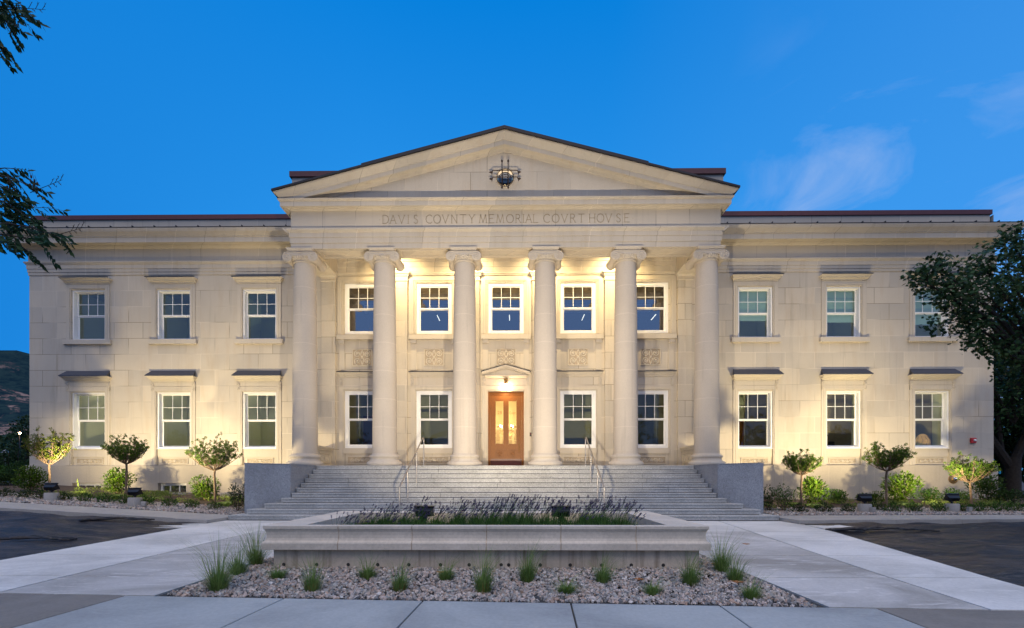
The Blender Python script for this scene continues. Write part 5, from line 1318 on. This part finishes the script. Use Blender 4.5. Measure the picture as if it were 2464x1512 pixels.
# wooded strip at the foot of the hill
r=random.Random(8); m=MB()
for k in range(1500):
    x=r.uniform(-240,-20); y=r.uniform(110,165); hgt=r.uniform(7,14)*(1 if x<-60 else .8)
    for q in range(22):
        v=rv(r); leaf_quads(m,(x+v.x*4,y+v.y*3,hgt*.5+v.z*hgt*.5),(r.uniform(-1,1),r.uniform(-1,1),r.uniform(-.3,1)),2.0,1.5)
o=m.build('distant_wood',M['leaf_far'],recalc=False); tag(o,'dark band of far trees at the foot of the hill','woods',None,'stuff')
m=MB(); m.box(-90,-22,34,95,-.35,-.05); o=m.build('parking_lot',M['asphalt']); o['kind']='structure'
# nearer things on the left beyond the corner
big_tree((at(38,1116,34).x,34,0),3.6,2.9,301,'small dark round tree left of the building corner in front of the parked cars',1500,.20,.08,'leaf_far',zc=.58,rz=.42)
big_tree((at(66,1100,70).x,70,0),11,7,302,'dark conifer like tree behind the left building corner',1500,.5,.25,'leaf_far',zc=.62,rz=.36)
big_tree((at(4,1000,95).x,95,0),9,10,303,'wide dark tree far behind the parked cars at the left edge',1500,.6,.25,'leaf_far',zc=.5,rz=.45)
for i,(px,Y,w_,h_,mt,lab) in enumerate(((-15,21.5,1.8,.75,'leaf_mid','dark rounded shrub at the very left edge of the photo'),(20,22.5,1.9,.85,'leaf_mid','dark rounded shrub just inside the left edge'),(50,21.5,1.6,1.0,'leaf_dark','dark tall shrub touching the left side of the building corner'),(10,19.5,1.2,.55,'leaf_dark','low dark shrub beside the sloping path at the left edge'))):
    r=random.Random(70+i); x=at(px,1150,Y).x; t=empty('shrub',(x,Y,gz(x,Y)-.05),lab,'shrub','shrubs left of the building'); c=crown_mesh(r,w_/2,w_/2,h_*.55,900,.11,.05,.45,clump=.5,zmin=-.8); c.v=[(a,b,z_+h_*.45) for a,b,z_ in c.v]; c.build('foliage',M[mt],t,recalc=False); stem_mb(h_*.6,7,w_*.25).build('stem',M['bark'],t)
# parked cars
def car(loc,rot,lab,paint,seed):
    t=empty('parked_car',loc,lab,'car','cars parked beyond the left corner'); t.rotation_euler=(0,0,rot)
    side=[(-2.2,.35),(-2.25,.75),(-2.1,.95),(-1.2,1.05),(-.55,1.5),(.9,1.52),(1.75,1.05),(2.15,.95),(2.25,.6),(2.2,.35)]
    m=MB(); m.xz(side,-.85,.85); m.build('body',paint,t,bevel=.08)
    m=MB()
    for s in(-1,1): y=s*.853; m.add([(-1.05,y,1.06),(-.5,y,1.42),(.15,y,1.44),(.15,y,1.06)],[(0,1,2,3)]); m.add([(.22,y,1.06),(.22,y,1.44),(.85,y,1.44),(1.5,y,1.06)],[(0,1,2,3)])
    m.add([(-1.26,-.72,1.06),(-1.26,.72,1.06),(-.62,.66,1.47),(-.62,-.66,1.47)],[(0,1,2,3)]); m.add([(1.80,-.72,1.06),(1.80,.72,1.06),(.98,.66,1.5),(.98,-.66,1.5)],[(0,1,2,3)])
    m.build('windows',M['black'],t)
    for x in(-1.4,1.4):
        for s in(-1,1):
            m=MB(); m.lathe([(.33,-.11),(.33,.11)],(x,s*.8,.33),18,'y'); w=m.build('wheel',M['tyre'],t); m=MB(); m.lathe([(.2,-.118),(.2,.118)],(x,s*.8,.33),12,'y'); m.build('rim',M['chrome'],w)
    for s in(-1,1): m=MB(); m.box(-2.262,-2.2,s*.55-.2,s*.55+.2,.72,.86); m.build('headlight',M['white'],t)
    m=MB(); m.box(-2.28,-2.2,-.8,.8,.4,.55); m.build('bumper',M['black'],t)
    return t
c=at(60,1120,44); car((c.x,44,-.05),R(12),'white hatchback parked beside the left building corner',M['carwhite'],1)
c=at(2,1130,41); car((c.x-1,41,-.05),R(8),'white sedan parked at the left photo edge behind the hedge',plain('silver_paint',(.6,.62,.66),.3,.3),2)
# white service van further back
c=at(66,1105,60); t=empty('service_van',(c.x+1.5,60,-.05),'white van with a red side stripe parked behind the hatchback','van'); m=MB(); m.xz([(-2.6,.4),(-2.6,1.2),(-2.1,1.5),(-1.7,2.4),(2.6,2.45),(2.6,.4)],-1,1); m.build('body',M['carwhite'],t,bevel=.1)
m=MB(); m.box(-1.6,2.5,-1.006,-1.001,1.2,1.42); m.build('stripe',M['red'],t); m=MB(); m.box(-1.7,-.7,-1.007,-1.001,1.5,2.1); m.box(0,1.2,-1.007,-1.001,1.55,2.1); m.build('windows',M['black'],t)
for x in(-1.7,1.7):
    m=MB(); m.lathe([(.36,-1.02),(.36,-.8)],(x,0,.36),16,'y'); m.build('wheel',M['tyre'],t)
# street lamp, lit
c=at(47.5,1042,62); t=empty('street_lamp',(c.x,62,0),'tall lit street lamp glowing orange beyond the parked cars','street lamp')
m=MB(); m.tube([(0,0,-.1),(0,0,c.z-.05)],.09,8,.06); m.build('pole',M['dark_metal'],t); m=MB(); m.tube([(0,0,c.z-.1),(0,.1,c.z+.12),(0,.3,c.z+.18)],.05,6); m.lathe([(.22,c.z+.06),(.12,c.z+.14),(.03,c.z+.18)],(0,0,0),12); m.build('lamp_hood',M['black'],t)
m=MB(); m.lathe([(0,c.z-.16),(.11,c.z-.1),(.13,c.z+.0),(.06,c.z+.06)],(0,0,0),12,cap=False); m.build('lamp_head',M['streetglow'],t)
ld=bpy.data.lights.new('street_lamp_light','POINT'); ld.energy=60; ld.color=(1,.6,.3); ld.shadow_soft_size=.3; lo=bpy.data.objects.new('street_lamp_light',ld); col.objects.link(lo); lo.location=(c.x,61.2,c.z-.4)
c=at(13,1070,80); m=MB(); m.tube([(0,0,-.1),(0,0,5.6)],.08,8); m.lathe([(.55,5.6),(.5,5.75),(.1,6.1)],(0,0,0),14); o=m.build('globe_lamp_post',M['steel']); o.location=(c.x,80,0); tag(o,'pale lamp post with a conical shade far behind the small dark tree','street lamp')
# street trees across the road behind the camera: seen mirrored in the panes
for i,(x,y,h,cw) in enumerate(((-25,-30,11,9),(-16,-34,10,8),(15,-30,13,10),(26,-33,12,10),(38,-30,12,10),(-38,-34,12,11),(-50,-30,10,10),(50,-32,11,10),(-7,-38,8,8),(5,-40,8,8))):
    lab='street tree across the road, %s along the kerb, mirrored in the windows'%ords[i]
    if i==0: tp=big_tree((x,y,-.2),h,cw,400,lab,2200,.6,.3,'leaf_far','trees across the road',zc=.5,rz=.5)
    else: relabel(tp,lab,'trees across the road',(x,y,-.2),i*1.3,(cw/9,cw/9,h/11))
# ================================================================== LIGHT
def spot(name,loc,target,energy,angle,colr=(1,.80,.52),blend=.8,size=.10):
    l=bpy.data.lights.new(name,'SPOT'); l.energy=energy; l.spot_size=R(angle); l.spot_blend=blend; l.color=colr; l.shadow_soft_size=size
    o=bpy.data.objects.new(name,l); col.objects.link(o); o.location=loc; d=Vector(target)-Vector(loc); o.rotation_euler=d.to_track_quat('-Z','Y').to_euler(); return o
WARM=(1,.81,.47)
for i,(f,tx,e) in enumerate(zip(FL[:4],(-15.6,-9.4,11.0,16.8),(1900,2150,2150,1700))):
    p=f.location; spot('floodlight_beam',(p.x,p.y+.12,p.z+.62),(tx,YW,4.0),e,106,WARM,.95)
for f,tx,e in zip(FL[4:],(-2.0,2.0),(3500,3500)):
    p=f.location; spot('floodlight_beam',(p.x,p.y+.12,p.z+.40),(tx,18.4,8.2),e,86,(1,.84,.60),.6)
for k in range(1,5):
    x=(k-2.5)*3.075; spot('soffit_spot_beam',(x,19.35,10.66),(x,YW,9.0),760,130,(1,.76,.38),.9,.05)
l=bpy.data.lights.new('lantern_light','POINT'); l.energy=55; l.color=(1,.66,.34); l.shadow_soft_size=.05; o=bpy.data.objects.new('lantern_light',l); col.objects.link(o); o.location=(0,YW-.17,5.08)
l=bpy.data.lights.new('chandelier_light','POINT'); l.energy=210; l.color=(1,.70,.36); l.shadow_soft_size=.2; o=bpy.data.objects.new('chandelier_light',l); col.objects.link(o); o.location=(0,YW+1.5,3.85)
# afterglow: one weak, very soft sun behind the camera
sl=bpy.data.lights.new('sun','SUN'); sl.energy=1.5; sl.angle=R(62); sl.color=(1,.84,.66); so=bpy.data.objects.new('sun',sl); col.objects.link(so)
SE,SR=R(62),R(180)
d=Vector((0,-math.cos(SE),math.sin(SE))); so.rotation_euler=(-d).to_track_quat('-Z','Y').to_euler()
w=bpy.data.worlds.new('World'); scene.world=w; w.use_nodes=True; t=w.node_tree; bg=t.nodes['Background']
sky=N(t,'ShaderNodeTexSky'); sky.sky_type='NISHITA'; sky.sun_disc=False; sky.sun_elevation=SE; sky.sun_rotation=SR; sky.altitude=1300; sky.air_density=1.0; sky.dust_density=.6; sky.ozone_density=3.0
c=mixc(t,sky.outputs[0],(.05,1.5,2.7),1.0,'MULTIPLY')
tc=N(t,'ShaderNodeTexCoord'); sx=N(t,'ShaderNodeSeparateXYZ'); L(t,tc.outputs['Generated'],sx.inputs[0])
# dusk colour by height and side: deep blue east, paler towards the set sun behind the camera
el=ramp(t,sx.outputs[2],[(0,(.0,2.2,6.6)),(.18,(.55,3.5,8.8)),(.42,(.35,3.3,8.6)),(.72,(.0,2.25,7.4))])
c=mixc(t,c,el,.75)
lf=N(t,'ShaderNodeMapRange'); L(t,sx.outputs[0],lf.inputs[0]); lf.inputs[1].default_value=-.25; lf.inputs[2].default_value=-.75
m0=N(t,'ShaderNodeMath',operation='MULTIPLY'); L(t,lf.outputs[0],m0.inputs[0]); m0.inputs[1].default_value=.85
c=mixc(t,c,(.04,2.0,6.6),m0.outputs[0])
rt=N(t,'ShaderNodeMapRange'); L(t,sx.outputs[0],rt.inputs[0]); rt.inputs[1].default_value=.15; rt.inputs[2].default_value=.7
m0=N(t,'ShaderNodeMath',operation='MULTIPLY'); L(t,rt.outputs[0],m0.inputs[0]); m0.inputs[1].default_value=.45
c=mixc(t,c,(.75,3.1,8.0),m0.outputs[0])
we=N(t,'ShaderNodeMapRange'); L(t,sx.outputs[1],we.inputs[0]); we.inputs[1].default_value=.15; we.inputs[2].default_value=-.55
c=mixc(t,c,(1.7,3.1,6.6),we.outputs[0])
# thin cirrus low in the east (right of the gable)
mp=N(t,'ShaderNodeMapping'); L(t,tc.outputs['Generated'],mp.inputs[0]); mp.inputs['Scale'].default_value=(1.0,1,1.9); mp.inputs['Rotation'].default_value=(0,R(-62),0); mp.inputs['Location'].default_value=(.35,0,.2)
n1=noise(t,mp.outputs[0],3.3,7,.6,1.1)
cm=ramp(t,n1,[(.43,0),(.70,1)])
mr=N(t,'ShaderNodeMapRange'); L(t,sx.outputs[0],mr.inputs[0]); mr.inputs[1].default_value=.32; mr.inputs[2].default_value=.46
m1=N(t,'ShaderNodeMath',operation='MULTIPLY'); L(t,cm,m1.inputs[0]); L(t,mr.outputs[0],m1.inputs[1])
zr=N(t,'ShaderNodeMapRange'); L(t,sx.outputs[2],zr.inputs[0]); zr.inputs[1].default_value=.70; zr.inputs[2].default_value=.42
m2=N(t,'ShaderNodeMath',operation='MULTIPLY'); L(t,m1.outputs[0],m2.inputs[0]); L(t,zr.outputs[0],m2.inputs[1])
m3=N(t,'ShaderNodeMath',operation='MULTIPLY'); L(t,m2.outputs[0],m3.inputs[0]); m3.inputs[1].default_value=1.0
c=mixc(t,c,(3.0,4.75,8.4),m3.outputs[0])
L(t,c,bg.inputs['Color']); bg.inputs['Strength'].default_value=.10
# ================================================================== CAMERA
cd=bpy.data.cameras.new('camera'); cam=bpy.data.objects.new('camera',cd); col.objects.link(cam); scene.camera=cam
cam.location=(CAMX,0,CAMZ); cam.rotation_euler=(R(90),0,PSI); cd.sensor_width=36; cd.lens=36*F_/2464; cd.shift_x=(1232-CXP)/2464; cd.shift_y=(YH-756)/2464; cd.clip_end=4000; cd.clip_start=.05
vs_=scene.view_settings; vs_.view_transform='Standard'; vs_.look='None'; vs_.exposure=0; vs_.gamma=1
scene.render.engine='CYCLES'; scene.cycles.use_denoising=True; scene.cycles.max_bounces=6; scene.cycles.transparent_max_bounces=12; scene.cycles.sample_clamp_indirect=6
try: scene.cycles.use_light_tree=True
except Exception: pass
